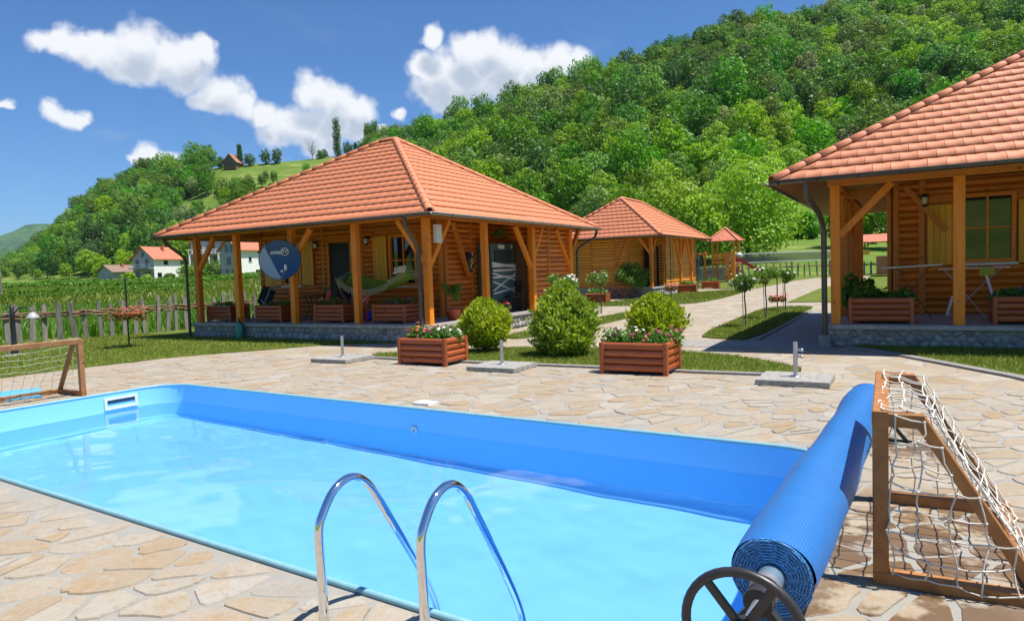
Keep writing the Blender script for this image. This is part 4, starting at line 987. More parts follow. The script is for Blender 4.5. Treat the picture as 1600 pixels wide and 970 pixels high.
# ---------------------------------------------------------------- trees and the wooded hill
def P2(xe, d):
    """point d metres in front of the terrace towards the bearing used by the terrain tables"""
    rt = (xe - 800) / 1067 * d; return (-0.50033 * d + 0.86583 * rt, 0.86583 * d + 0.50033 * rt)
def trunk_mb(h, r0, r1, limbs=4, spread=1.5, rng=random):
    b = MB(); pts = [V(0, 0, -.3)]
    for k in range(1, 5): pts.append(V(rng.gauss(0, .02 * h), rng.gauss(0, .02 * h), h * k / 4))
    b.tube(pts, [r0 * 1.3, r0, r0 * .85, r0 * .7, r1], 7)
    for i in range(limbs):
        a = 2 * PI * i / limbs + rng.uniform(-.4, .4); z = h * rng.uniform(.5, .85); e = V(math.cos(a) * spread, math.sin(a) * spread, z + spread * rng.uniform(.6, 1.1))
        b.tube([V(0, 0, z), V(0, 0, z).lerp(e, .5) + V(0, 0, -.05 * spread), e], [r0 * .45, r0 * .3, r0 * .1], 5)
    return b
def crown_lobes(n, R, H, z0, rng, tip=0.6, lo=0.28, hi=0.48):
    L = []
    for i in range(n):
        t = (i + .5) / n; a = i * 2.39996 + rng.uniform(-.3, .3); z = z0 + H * t
        w = R * (math.sin(PI * (0.12 + 0.80 * t)) ** tip) * rng.uniform(.55, .95)
        r = R * rng.uniform(lo, hi) * (1.05 - .35 * t); L.append((math.cos(a) * w * .8, math.sin(a) * w * .8, z, r))
    L.append((0, 0, z0 + H * .5, R * .62)); return L
def tree_mesh(name, leaf, R, H, z0, n, per, size, seed, trunk_r=.16, sq=.85):
    rng = np.random.default_rng(seed); rr = random.Random(seed)
    P = lobes_crown(crown_lobes(n, R, H, z0, rng), per, size, rng, .75, .42, .35, sq)
    q = quads_mesh('q', P, leaf); b = trunk_mb(z0 + H * .55, trunk_r, trunk_r * .4, 4, R * .6, rr); t = b.mesh('t', M_BARK)
    bm = bmesh.new(); bm.from_mesh(t); bm.from_mesh(q); k = len(t.polygons); me = bpy.data.meshes.new(name); bm.to_mesh(me); bm.free()
    me.materials.append(M_BARK); me.materials.append(leaf); mi = np.ones(len(me.polygons), np.int32); mi[:k] = 0; me.polygons.foreach_set('material_index', mi); me.update()
    bpy.data.meshes.remove(q); bpy.data.meshes.remove(t); return me
FOREST = []
for i in range(3): FOREST.append((tree_mesh('forest_tree', L_FOREST, 3.6 + .3 * i, 6.2 + .5 * i, 3.0, 20, 95, .50, 30 + i), 'mid green leafy tree of the dense wood on the hillside'))
for i in range(2): FOREST.append((tree_mesh('forest_tree', L_FOREST2, 3.4 + .4 * i, 7.0 + .6 * i, 2.8, 20, 95, .48, 40 + i), 'dark green leafy tree of the dense wood on the hillside'))
FOREST.append((tree_mesh('forest_tree', L_BRIGHT, 3.3, 5.6, 2.4, 18, 100, .46, 50), 'light green leafy tree of the dense wood on the hillside'))
FOREST.append((tree_mesh('forest_tree', L_FOREST3, 3.3, 6.0, 2.8, 18, 95, .46, 51), 'pale greyish tree in blossom in the dense wood on the hillside'))
def forest_label(k, x, t, s, zs):
    size = 'small' if s < .84 else ('tall' if s > 1.06 else 'medium')
    look = ('mid green', 'mid green', 'mid green', 'dark green', 'dark green', 'light green', 'pale greyish')[k]
    band = 'at the wood edge' if t < .10 else 'low on the wooded slope' if t < .32 else 'half way up the slope' if t < .60 else 'high on the wooded slope' if t < .88 else 'on the wooded skyline'
    side = ('far left of the white house' if x < 120 else 'above the white house' if x < 270 else 'left of the orange roof' if x < 430 else 'above the orange roof left end' if x < 600 else 'above the orange roof peak' if x < 680 else 'above the right orange roof slope' if x < 760 else 'above the farther cabin' if x < 930 else 'right of the farther cabin' if x < 1060 else 'above the play tower' if x < 1150 else 'above the walnut tree' if x < 1270 else 'above the right roof hip' if x < 1420 else 'above the right roof top')
    return '%s %s %s tree %s, %s' % (size, 'squat' if zs < .93 else 'upright' if zs > 1.07 else 'round', look, band, side)
def build_forest():
    rng = np.random.default_rng(21); pts = []
    for d in np.arange(96, 440, 5.6):
        w = d * 0.98; r = -w
        while r < w:
            r += 5.4 * rng.uniform(.75, 1.25); pts.append((d + rng.uniform(-2.5, 2.5), r))
    pts = np.array(pts); d, r = pts[:, 0], pts[:, 1]; xe = 800 + 1067 * r / d
    Df = np.interp(xe, HT_X, HT_DF); Dr = np.interp(xe, HT_X, HT_DR); t = (d - Df) / (Dr - Df)
    ok = (t > -.02) & (d < Dr + 9)
    sparse = (xe > 395) & (xe < 588) & (t > .43) & (t < .80) & (rng.random(len(t)) < .30)
    ok &= ~(((xe > 395) & (xe < 588) & (t > .43) & ~sparse | (xe > 342) & (xe < 396) & (t > .56))); ok &= ~((xe > 280) & (xe < 352) & (t > .34) & (t < .62)); ok &= ~((xe > 400) & (xe < 560) & (t > .30) & (t < .43) & (rng.random(len(t)) < .3))
    ok &= ~((xe > 205) & (xe < 420) & (t < .02))
    ok &= ~((xe > 1215) & (xe < 1420) & (t < .07))
    d, r, xe, t = d[ok], r[ok], xe[ok], t[ok]; X = -0.50033 * d + 0.86583 * r; Y = 0.86583 * d + 0.50033 * r; Z = terrain_z(X, Y)
    sc = np.clip(rng.lognormal(-.06, .24, len(d)), .55, 1.45) * np.where(t < .06, .8, 1.0) * np.clip(.42 + .58 * xe / 150, .42, 1.0)
    sc = np.where((xe > 395) & (xe < 588) & (t > .43), sc * .42, sc)
    # stands of like trees: the kind follows slow patches
    pn = np.sin(X * .043 + 1.7) + np.sin(Y * .051 - .4) + np.sin((X + Y) * .021) + rng.normal(0, .85, len(d))
    kind = np.where(pn > 1.35, 5, np.where(pn < -1.2, 3, 0)); kind = kind + np.where(kind == 0, rng.integers(0, 3, len(d)), np.where(kind == 3, rng.integers(0, 2, len(d)), 0))
    kind = np.where(rng.random(len(d)) < .035, 6, kind); kind = np.where((t < .16) & (xe < 320) & (rng.random(len(d)) < .45), 5, kind); kind = np.where((t < .10) & (xe > 880) & (rng.random(len(d)) < .55), 5, kind)
    rot = rng.uniform(0, 6.28, len(d))
    view = (xe > -30) & (xe < 1640) & (d < 330); ypx = hor(xe) - (Z + 5 - 1.65) / d * 1067
    hid = ((xe > 420) & (xe < 860) & (ypx > 300)) | ((xe > 1290) & (ypx > 200)) | (ypx < -10)
    rank = np.argsort(np.where(view & ~hid, -sc / d, 1)); ind = set(rank[:290].tolist())
    for i in sorted(ind):
        me, lab = FOREST[kind[i]]; zs = rng.uniform(.78, 1.22); lab = forest_label(kind[i], xe[i], t[i], sc[i], zs); o = bpy.data.objects.new('forest_tree', me); COL.objects.link(o)
        o.location = (X[i], Y[i], Z[i]); o.rotation_euler.z = rot[i]; o.scale = (sc[i], sc[i], sc[i] * zs); tag(o, lab, 'tree', 'trees of the wooded hillside')
    rest = [i for i in range(len(d)) if i not in ind]
    me = bpy.data.meshes.new('hillside_wood'); me.from_pydata([(X[i], Y[i], Z[i]) for i in rest], [], [])
    for nm, typ, arr in (('kind', 'INT', kind[rest].astype(np.int32)), ('sc', 'FLOAT', sc[rest].astype(np.float32)), ('rot', 'FLOAT', rot[rest].astype(np.float32))):
        a = me.attributes.new(nm, typ, 'POINT'); a.data.foreach_set('value', arr)
    src = bpy.data.collections.new('forest_kinds')
    for i, (m_, l_) in enumerate(FOREST): src.objects.link(bpy.data.objects.new('kind_%d' % i, m_))
    o = bpy.data.objects.new('hillside_wood', me); COL.objects.link(o); o['kind'] = 'stuff'
    g = bpy.data.node_groups.new('wood', 'GeometryNodeTree'); g.interface.new_socket('Geometry', in_out='INPUT', socket_type='NodeSocketGeometry'); g.interface.new_socket('Geometry', in_out='OUTPUT', socket_type='NodeSocketGeometry')
    n = g.nodes; gi = n.new('NodeGroupInput'); go = n.new('NodeGroupOutput'); ip = n.new('GeometryNodeInstanceOnPoints'); ci = n.new('GeometryNodeCollectionInfo'); mp = n.new('GeometryNodeMeshToPoints')
    ci.inputs['Collection'].default_value = src; ci.inputs['Separate Children'].default_value = True; ci.inputs['Reset Children'].default_value = True
    ip.inputs['Pick Instance'].default_value = True
    def attr(nm, typ): a = n.new('GeometryNodeInputNamedAttribute'); a.data_type = typ; a.inputs['Name'].default_value = nm; return a.outputs['Attribute']
    cx = n.new('ShaderNodeCombineXYZ'); g.links.new(attr('rot', 'FLOAT'), cx.inputs[2])
    g.links.new(gi.outputs[0], mp.inputs[0]); g.links.new(mp.outputs[0], ip.inputs['Points']); g.links.new(ci.outputs[0], ip.inputs['Instance']); g.links.new(attr('kind', 'INT'), ip.inputs['Instance Index'])
    g.links.new(cx.outputs[0], ip.inputs['Rotation']); g.links.new(attr('sc', 'FLOAT'), ip.inputs['Scale']); g.links.new(ip.outputs[0], go.inputs[0])
    md = o.modifiers.new('wood', 'NODES'); md.node_group = g
    print('forest', len(d), 'single', len(ind))
build_forest()
def tree(name, label, loc, leaf, R, H, z0, n, per, size, seed, cat='tree', group=None, trunk_r=.2, sq=.85, tip=.6, lo=.28, hi=.48):
    """a single tree: trunk with limbs and a crown of leaf faces as two parts"""
    t = thing(name, label, cat, loc, group); rng = np.random.default_rng(seed); rr = random.Random(seed)
    link('crown', quads_mesh('crown', lobes_crown(crown_lobes(n, R, H, z0, rng, tip, lo, hi), per, size, rng, .7, .45, .40, sq), leaf), t)
    trunk_mb(z0 + H * .55, trunk_r, trunk_r * .4, 5, R * .65, rr).build('trunk', M_BARK, t, False)
    return t
def tz(x, y): return float(terrain_z(x, y))
x, y = P2(1172, 80); tree('walnut_tree', 'large bright green spreading tree between the small playground roof and the right cabin', (x, y, .9), L_BRIGHT, 6.4, 8.6, 2.9, 34, 330, .36, 60, trunk_r=.35)
for xe, d, R, H, z0, sd, lf, lab in ((1056, 84, 4.6, 6.8, 3.0, 61, L_BRIGHT, 'bright green bushy tree rising just behind the right slope of the farther cabin roof'), (1098, 78, 3.6, 5.4, 2.2, 62, L_BRIGHT, 'lower light green tree right behind the small playground roof'),
        (1335, 92, 4.4, 6.5, 1.6, 63, L_FOREST, 'dark leafy tree seen through the right cabin porch above the picnic shelter'), (1420, 88, 4.4, 6.4, 1.8, 64, L_FOREST, 'leafy tree hidden mostly behind the right cabin'), (985, 96, 4.8, 6.6, 2.6, 65, L_FOREST, 'mid green tree behind the peak of the farther cabin roof'), (1262, 112, 2.6, 3.6, .6, 66, L_FOREST, 'dark green shrub at the upper edge of the pasture beside the bright spreading tree')):
    x, y = P2(xe, d); tree('leafy_tree', lab, (x, y, max(.4, tz(x, y) - .3)), lf, R, H, z0, 24, 210, .40, sd)
# trees standing on the open ridge of the left hill
def ridge(xe, d=324): x, y = P2(xe, d); return (x, y, tz(x, y) - .3)
for xe, R, H, z0, sd, lab in ((357, 2.8, 4.4, 1.0, 70, 'round tree left of the small house on the grassy ridge'), (403, 3.2, 4.6, 1.0, 71, 'wide tree right of the thin conifer on the grassy ridge'), (428, 2.9, 6.6, .8, 72, 'taller left tree of the pair on the grassy ridge'), (445, 3.0, 6.2, .8, 73, 'rounded right tree of the pair on the grassy ridge'), (516, 3.2, 3.4, .2, 74, 'low dark bush beside the bare tree on the ridge above the cabin roof'), (555, 3.0, 4.6, 1.0, 75, 'round tree just right of the tall poplar on the ridge'), (571, 3.0, 4.4, 1.0, 76, 'second round tree right of the tall poplar, towards the wood')):
    tree('ridge_tree', lab, ridge(xe), L_FOREST2, R, H, z0, 14, 90, .5, sd)
for xe, R, H, sd, lab in ((539, 1.7, 16.5, 77, 'tall dark poplar on the ridge above the orange cabin roof'), (388, 1.0, 9.5, 78, 'thin pointed conifer beside the small ridge house'), (587, 1.6, 12.0, 79, 'narrow dark poplar where the wood on the right hill begins'), (598, 1.8, 12.5, 80, 'second narrow poplar at the left edge of the wood')):
    t = tree('poplar_tree', lab, ridge(xe), L_FOREST2, R, H, .8, 22, 150, .5, sd, sq=1.5, tip=.3, lo=.65, hi=.95)
x, y, z = ridge(500); t = thing('bare_tree', 'thin leafless looking tree on the ridge above the cabin roof', 'tree', (x, y, z)); b = MB(); rr = random.Random(4)
b.tube([V(0, 0, 0), V(.1, 0, 4), V(0, .1, 8)], [.2, .14, .05], 5)
for i in range(26):
    a = rr.uniform(0, 6.28); z0 = rr.uniform(1.5, 6); l = rr.uniform(1.5, 3.4); b.tube([V(0, 0, z0), V(math.cos(a) * l * .5, math.sin(a) * l * .5, z0 + l * .5), V(math.cos(a) * l, math.sin(a) * l, z0 + l * 1.15)], [.08, .05, .02], 4)
b.build('trunk', M_BARK, t, False)
rng_ = np.random.default_rng(9); C = rng_.normal(size=(260, 3)) * (1.7, 1.7, 1.9) + (0, 0, 6); link('crown', quads_mesh('crown', leaves(C, rng_.normal(size=(260, 3)), .28, .6, .5, rng_), L_FOREST3), t)

# ---------------------------------------------------------------- clipped bushes, standard roses, potted plants
def bush(name, label, loc, prof, n, size, leaf, seed, aspect=.38, stem=.05, wob=.10):
    """dense garden bush: a spray of small leaves on a lumpy outline profile [(z, r)]"""
    rng = np.random.default_rng(seed); t = thing(name, label, 'bush', loc); z = np.array([p[0] for p in prof]); r = np.array([p[1] for p in prof])
    zz = rng.uniform(z[0], z[-1], n * 2); rr = np.interp(zz, z, r); keep = rng.random(n * 2) < (rr / r.max()) ** .8 + .12; zz, rr = zz[keep][:n], rr[keep][:n]; m = len(zz)
    th = rng.uniform(0, 2 * PI, m); lump = 1 + .09 * np.sin(2 * th + seed * 1.9) * np.sin(2.2 * zz + seed) + .06 * np.sin(th + seed) + wob * (np.sin(3 * th + 6 * zz + seed) + np.sin(5 * th - 11 * zz + seed * 2) + .9 * np.sin(9 * th + 19 * zz + 1) + .7 * np.sin(13 * th - 27 * zz)) * .55
    dep = 1 - .5 * rng.random(m) ** 1.8; R = rr * lump * dep * np.where(rng.random(m) < .09, rng.uniform(1.05, 1.28, m), rng.uniform(.94, 1.08, m))
    C = np.stack([R * np.cos(th), R * np.sin(th), zz], 1); dz = np.gradient(r, z); nz = -np.interp(zz, z, dz)
    N = unit(np.stack([np.cos(th), np.sin(th), nz], 1)); up = unit(N * .7 + np.array([0, 0, .7]) + .55 * rng.normal(size=(m, 3)))
    side = unit(np.cross(up, N + .5 * rng.normal(size=(m, 3)))); L = size * rng.uniform(.7, 1.4, m)[:, None]
    P = np.stack([C - up * L * .5, C - side * L * aspect * .5, C + up * L * .5, C + side * L * aspect * .5], 1)
    link('foliage', quads_mesh('foliage', P, leaf), t)
    b = MB()
    for k in range(5): a = k * 1.257; b.tube([V(0, 0, -.02), V(math.cos(a) * .05, math.sin(a) * .05, .15), V(math.cos(a) * .2 * r.max() * 2, math.sin(a) * .2 * r.max() * 2, z[-1] * .6)], [stem * .6, stem * .5, stem * .2], 6)
    b.lathe((0, 0, 0), [(.001, z[0] + .06)] + [(float(rr_) * .52, float(z_)) for z_, rr_ in prof[1:-1]] + [(.001, z[-1] * .88)], 12)
    b.build('stems', M_BARK, t, False); return t
bush('globe_bush', 'round yellow green thuja ball beside the left planter, left of the taller bush', (-7.58, 11.95, .02), [(.10, .22), (.25, .40), (.5, .50), (.75, .46), (.95, .30), (1.10, .10)], 5200, .11, L_BUSH, 1)
bush('cone_bush', 'tall egg shaped conifer bush in the middle of the lens shaped lawn', (-5.70, 11.82, .02), [(.05, .38), (.25, .56), (.55, .60), (.85, .50), (1.1, .36), (1.32, .16), (1.42, .04)], 6500, .125, L_THUJA, 2, wob=.15)
bush('globe_bush', 'broad round bright green bush behind the right planter', (-4.34, 13.25, .02), [(.08, .26), (.25, .46), (.5, .55), (.75, .50), (.95, .32), (1.10, .10)], 5200, .11, L_BUSH, 3)
def blossoms(b, C, N, r, rng, petals=5):
    for c, n_ in zip(C, N):
        c = Vector(c); n_ = Vector(n_).normalized(); u = n_.orthogonal().normalized(); w = n_.cross(u); vs = [c + n_ * r * .3]
        for k in range(petals * 2): a = PI * k / petals; q = r * (1.0 if k % 2 else .72) * rng.uniform(.85, 1.1); vs.append(c + u * math.cos(a) * q + w * math.sin(a) * q)
        b.add(vs, [(0, 1 + k, 1 + (k + 1) % (petals * 2)) for k in range(petals * 2)])
def rose(label, loc, h, R, seed, nb=22, pet=None, stake=True, per=120):
    rng = np.random.default_rng(seed); t = thing('standard_rose', label, 'rose tree', loc, 'standard roses along the path'); rr = random.Random(seed)
    b = MB(); b.tube([V(0, 0, -.05), V(.015, .01, h * .4), V(-.01, .0, h * .75), V(0, 0, h)], [.022, .02, .018, .015], 7)
    for i in range(6): a = i * 1.05; b.tube([V(0, 0, h * .9), V(math.cos(a) * R * .5, math.sin(a) * R * .5, h + R * .3), V(math.cos(a) * R * .8, math.sin(a) * R * .8, h + R * .6)], [.012, .008, .005], 5)
    b.build('stem', M_BARK, t, False)
    if stake: b = MB(); b.tube([V(-.05, .03, -.05), V(-.07, .03, h * .95)], .010, 6); b.build('stake', M_GREYW, t, False)
    L = [(rng.normal() * R * .42, rng.normal() * R * .42, h + R * (.1 + .75 * rng.random()), R * rng.uniform(.3, .5)) for _ in range(9)]
    P = lobes_crown(L, per, .07, rng, .6, .8, .6); link('leaves', quads_mesh('leaves', P, L_ROSE), t)
    b = MB(); C = []; 
    for _ in range(nb): l = L[rng.integers(9)]; d = unit(rng.normal(size=3) + np.array([0, -.25, .25])); C.append((np.array(l[:3]) + d * l[3] * 1.05, d))
    blossoms(b, [c for c, _ in C], [d for _, d in C], .05, rng); blossoms(b, [c + d * .015 for c, d in C], [d for _, d in C], .032, rng)
    b.build('blossoms', pet or P_WHITE, t, False); return t
rose('white standard rose before the farther cabin log wall, left of the broad bush', (-9.70, 23.37, 0), 1.15, .42, 11, 30)
rose('nearest white standard rose on the shaded grass strip beside the right cabin', (-3.62, 18.39, .02), .98, .36, 12, 26)
rose('middle standard rose with creamy flowers and a tied stake on the grass strip', (-3.58, 21.21, .02), 1.08, .38, 13, 20)
rose('farthest standard rose with few pale flowers on the grass strip', (-3.53, 24.6, .02), 1.0, .32, 14, 8)
rose('white flowered rose just behind the top of the tall egg shaped bush', (-6.95, 14.6, .0), 1.22, .33, 15, 34, stake=False)
t = tree('weeping_tree', 'small weeping tree with feathery light green crown beside crossed reddish sticks', (-12.0, 33.1, .1), L_ROSE, .95, .95, .75, 14, 190, .10, 90, trunk_r=.05, sq=.75)

# ---------------------------------------------------------------- grass blades and crops
def blades(name, poly, n, h, w, seed, zoff=.028, leaf=None, lean=.5, clumpy=True):
    rng = np.random.default_rng(seed); p = np.array(poly); lo, hi = p.min(0), p.max(0); pts = rng.uniform(lo, hi, (n * 3, 2)); pts = pts[inpoly(pts, poly)][:n]; m = len(pts)
    z = (np.array([gz(a, b_) for a, b_ in pts]) if zoff else terrain_z(pts[:, 0], pts[:, 1])) + zoff; th = rng.uniform(0, 2 * PI, m); hh = h * rng.uniform(.55, 1.4, m); ww = w * rng.uniform(.7, 1.3, m)
    c = np.stack([pts[:, 0], pts[:, 1], z], 1); s_ = np.stack([np.cos(th), np.sin(th), np.zeros(m)], 1) * ww[:, None] / 2
    tip = c + np.stack([rng.normal(0, lean, m) * hh, rng.normal(0, lean, m) * hh, hh], 1)
    P = np.stack([c - s_, c + s_, tip], 1); o = link(name, quads_mesh(name, P, leaf or L_GRASS, 3)); o['kind'] = 'stuff'; return o
blades('grass', LAWNS['lens'], 30000, .045, .009, 1)
blades('grass', [(-20, 1.8), (-14.75, 1.8), (-14.69, 6.19), (-14.50, 7.62), (-14.24, 9.22), (-13.70, 10.30), (-13.07, 11.28), (-12.38, 12.33), (-11.0, 13.05), (-18.9, 13.05), (-22.2, 13.5), (-23.3, 10), (-23.3, 4)], 60000, .05, .014, 2)
blades('grass', [(-0.88, 14.17), (-0.56, 13.98), (-0.06, 13.40), (0.50, 12.57), (1.37, 11.29), (2.4, 9.3), (6, 9.3), (5, 14.4), (-0.8, 14.4)], 34000, .055, .010, 3)
blades('grass', LAWNS['rose'], 16000, .045, .014, 4); blades('grass', LAWNS['side'], 9000, .045, .014, 5); blades('grass', LAWNS['cabin'], 18000, .06, .03, 6)
blades('crop_plants', [(-60, -8), (-23.6, 4), (-23.7, 11.2), (-22.7, 12.2), (-22.4, 14), (-22.6, 30), (-34, 34), (-60, 20)], 42000, .42, .09, 7, leaf=L_CROP, lean=.45)
for d0, d1, x0, x1, h, nm in ((100, 104, -150, 420, .9, 9000), (124, 128, 60, 470, .9, 6000), (76, 78, -250, 330, .6, 8000), (64, 65, -250, 330, .45, 7000)):
    rng = np.random.default_rng(int(d0)); xe = rng.uniform(x0, x1, nm); d = rng.uniform(d0, d1, nm) + (xe - 200) * .03; rt = (xe - 800) / 1067 * d; X = -0.50033 * d + 0.86583 * rt; Y = 0.86583 * d + 0.50033 * rt
    C = np.stack([X, Y, terrain_z(X, Y) + rng.uniform(0, h, nm)], 1); o = link('crop_row', quads_mesh('crop_row', leaves(C, rng.normal(size=(nm, 3)) + (0, 0, .6), .5, .5, .6, rng), L_CROP)); o['kind'] = 'stuff'

blades('meadow_grass', [(-60, 12), (-24, 28), (-22, 60), (-60, 110), (-130, 90), (-110, 40)], 90000, .40, .22, 8, zoff=0.0, leaf=L_GRASS, lean=.4)
# ---------------------------------------------------------------- planters and their flowers
def planter(name, label, loc, group, L=1.0, D=.64, H=.50, wm=None):
    wm = wm or M_PLANT; t = thing(name, label, 'planter', loc, group)
    n = 4; sh = (H - .05) / n; r = sh * .47
    def slat(p0, p1, out):
        b = MB(); p0, p1, out = Vector(p0), Vector(p1), Vector(out); vs = []
        for P in (p0, p1):
            for k in range(7): a = -PI / 2 + PI * k / 6; vs.append(P + out * (r * .62 * math.cos(a)) + V(0, 0, r * math.sin(a)))
            vs += [P - out * .02 + V(0, 0, r), P - out * .02 - V(0, 0, r)]
        m = 9; b.add(vs, [(k, (k+1) % m, m + (k+1) % m, m + k) for k in range(m)], 0, False); b.add(vs, [tuple(range(m - 1, -1, -1)), tuple(range(m, 2 * m))])
        for i in range(6): b.sm[i] = True
        return b.build('slat', wm, t, False)
    for i in range(n):
        z = .05 + (i + .5) * sh
        slat((-L/2, -D/2, z), (L/2, -D/2, z), (0, -1, 0)); slat((L/2, -D/2 + .03, z), (L/2, D/2, z), (1, 0, 0)); slat((-L/2, D/2, z), (-L/2, -D/2, z), (-1, 0, 0)); slat((L/2, D/2, z), (-L/2, D/2, z), (0, 1, 0))
    for sx in (-1, 1):
        for sy in (-1, 1): b = MB(); x, y = sx * (L/2 + .012), sy * (D/2 + .012); b.bar((x, y, 0.0), (x, y, H - .004), .075, ch=.012, up=(0, 1, 0)); b.build('corner_post', wm, t, False)
    b = MB(); b.box((0, 0, .30), (L - .05, D - .05, .2)); b.build('soil', plain('soil', (.05, .035, .022), .95, bump=.5), t, False)
    b = MB(); b.box((0, 0, .25), (L - .03, D - .03, .38)); 
    return t
def flowers(label, loc, L, D, seed, cols, h=.20, n=1300, nb=60, leaf=None, size=.06):
    """a mass of bedding plants in one box: leaves and separate blossoms"""
    rng = np.random.default_rng(seed); t = thing('flower_planting', label, 'flowers', loc, None)
    C = []; k = 12; cx = np.linspace(-L/2, L/2, k) + rng.normal(0, .03, k); cy = rng.uniform(-D/2, D/2, k) * .8; hh = h * rng.uniform(.6, 1.25, k)
    lob = [(cx[i], cy[i], hh[i] * .45, max(.09, hh[i] * .62)) for i in range(k)]
    P = lobes_crown(lob, n // k, size, rng, .6, .8, .7); link('leaves', quads_mesh('leaves', P, leaf or L_POT), t)
    groups = {}
    for j in range(nb):
        i = rng.integers(k); d = unit(rng.normal(size=3) + np.array([0, -.4, .9])); c = np.array(lob[i][:3]) + d * lob[i][3] * rng.uniform(.95, 1.2)
        m = cols[int(min(len(cols) - 1, max(0, (c[0] / L + .5) * len(cols) + rng.normal(0, .55))))]; groups.setdefault(m.name, (m, []))[1].append((c, d))
    for nm, (m, cd) in groups.items():
        b = MB(); blossoms(b, [c for c, d in cd], [d for c, d in cd], .030, rng); blossoms(b, [c + np.array(d) * .012 + rng.normal(0, .012, 3) for c, d in cd], [d for c, d in cd], .022, rng); b.build('blossoms', m, t, False)
    return t
pg = 'red slatted planter boxes'
p0 = planter('planter_box', 'red slatted planter with dark and pink flowers, right of the tall egg bush', (-3.63, 10.28, .0), pg)
flowers('dark red and pink flowers in the right planter on the paving', (-3.63, 10.28, .42), .92, .5, 1, [petal('petal_dark', (.10, .012, .02)), P_WHITE, P_ROSE, P_ROSE, P_PINK], .22, 1500, 60)
copy_thing(p0, (-7.64, 10.22, 0), 0.0, 'red slatted planter on the paving before the round yellow green bush')
flowers('orange, pink and white flowers in the planter before the round bush', (-7.64, 10.22, .42), .92, .5, 2, [P_RED, petal('petal_orange', (.75, .16, .03)), P_PINK, P_PINK, P_WHITE], .24, 1500, 70)
for x, lab, fl, cols, sd in ((-18.12, 'leftmost planter on the porch edge, between the two leftmost posts', 'plain green plants in the leftmost porch planter', None, 3), (-15.93, 'planter on the porch edge directly under the blue satellite dish', 'sparse green plants in the porch planter under the dish', [P_ROSE], 4), (-13.55, 'planter on the porch edge in front of the dark cabin door', 'white and red flowers in the porch planter before the dark door', [P_WHITE, P_RED, P_MAG], 5), (-11.45, 'planter on the porch edge under the hammock end, near the corner post', 'magenta flowers in the porch planter under the hammock end', [P_RED, P_MAG, P_MAG], 6)):
    copy_thing(p0, (x, 13.86, FZ), 0.0, lab); flowers(fl, (x, 13.86, FZ + .42), .9, .5, sd, cols or [P_WHITE], .17 if sd < 5 else .22, 800, 2 if cols is None else (5 if sd == 4 else 46))
copy_thing(p0, (-.41, 14.98, F2), 0.0, 'left planter on the right cabin porch with dark leafy plants'); flowers('dark green leaves with few white blooms in the left planter of the right porch', (-.41, 14.98, F2 + .42), .9, .5, 7, [P_WHITE, P_MAG], .24, 1000, 7, size=.085)
copy_thing(p0, (1.88, 14.98, F2), 0.0, 'right planter on the right cabin porch, cut by the picture edge'); flowers('purple blue flowers in the planter at the right picture edge', (1.88, 14.98, F2 + .42), .9, .5, 8, [P_PURP, P_PURP], .22, 1000, 40, size=.085)
for x, y, lab, fl, cols, sd in ((-10.62, 38.2, 'small red planter on the path before the farther cabin side wall', 'pink and white flowers in the planter before the farther cabin side wall', [P_ROSE, P_WHITE], 9), (-10.45, 42.8, 'red planter by the far downpipe of the farther cabin', 'few red flowers in the planter by the far downpipe', [P_RED], 10), (-12.35, 29.3, 'red planter partly hidden behind the tall egg shaped bush', 'pale flowers in the planter half hidden by the egg bush', [P_WHITE], 11)):
    copy_thing(p0, (x, y, gz(x, y)), .1, lab, scale=.95); flowers(fl, (x, y, gz(x, y) + .40), .85, .5, sd, cols, .26, 500, 26 if sd == 9 else 8, size=.1)

# ---------------------------------------------------------------- umbrella bases
def slab(name, label, loc, rz, knob=False, h=.42):
    t = thing(name, label, 'umbrella base', loc, 'concrete parasol bases on the paving', rz)
    rng = random.Random(int(abs(loc[0]) * 10)); b = MB(); bm = bmesh.new(); bmesh.ops.create_cube(bm, size=1); bmesh.ops.scale(bm, vec=(.92, .84, .075), verts=bm.verts); bmesh.ops.translate(bm, vec=(0, 0, .045), verts=bm.verts)
    bmesh.ops.bevel(bm, geom=list(bm.edges), offset=.008, segments=2, affect='EDGES'); me = bpy.data.meshes.new('slab'); bm.to_mesh(me); bm.free(); me.materials.append(M_SLAB); link('slab', me, t)
    b = MB(); b.tube([V(0, 0, .08), V(0, 0, .08 + h)], .030, 14, cap=False); b.tube([V(0, 0, .08), V(0, 0, .08 + h - .002)], .026, 14); b.lathe((0, 0, .083), [(.03, .012), (.075, .010), (.075, 0), (0, 0)], 16); b.build('tube', M_STEEL, t, False)
    for z in ((.36, .45) if knob else ()): b = MB(); b.tube([V(.03, -.01, z), V(.075, -.02, z)], .012, 8); b.ball((.085, -.022, z), .024, 8); b.build('knob', M_STEEL, t, False)
    return t
slab('parasol_base', 'grey slab with bare tube near the left cabin plinth, leftmost of three', (-9.72, 10.02, 0), .02)
slab('parasol_base', 'grey slab with bare tube standing before the round yellow green bush', (-5.97, 9.93, 0), .0)
slab('parasol_base', 'grey slab whose tube has two clamp knobs, nearest the right cabin', (-1.31, 9.98, 0), .0, True, .48)

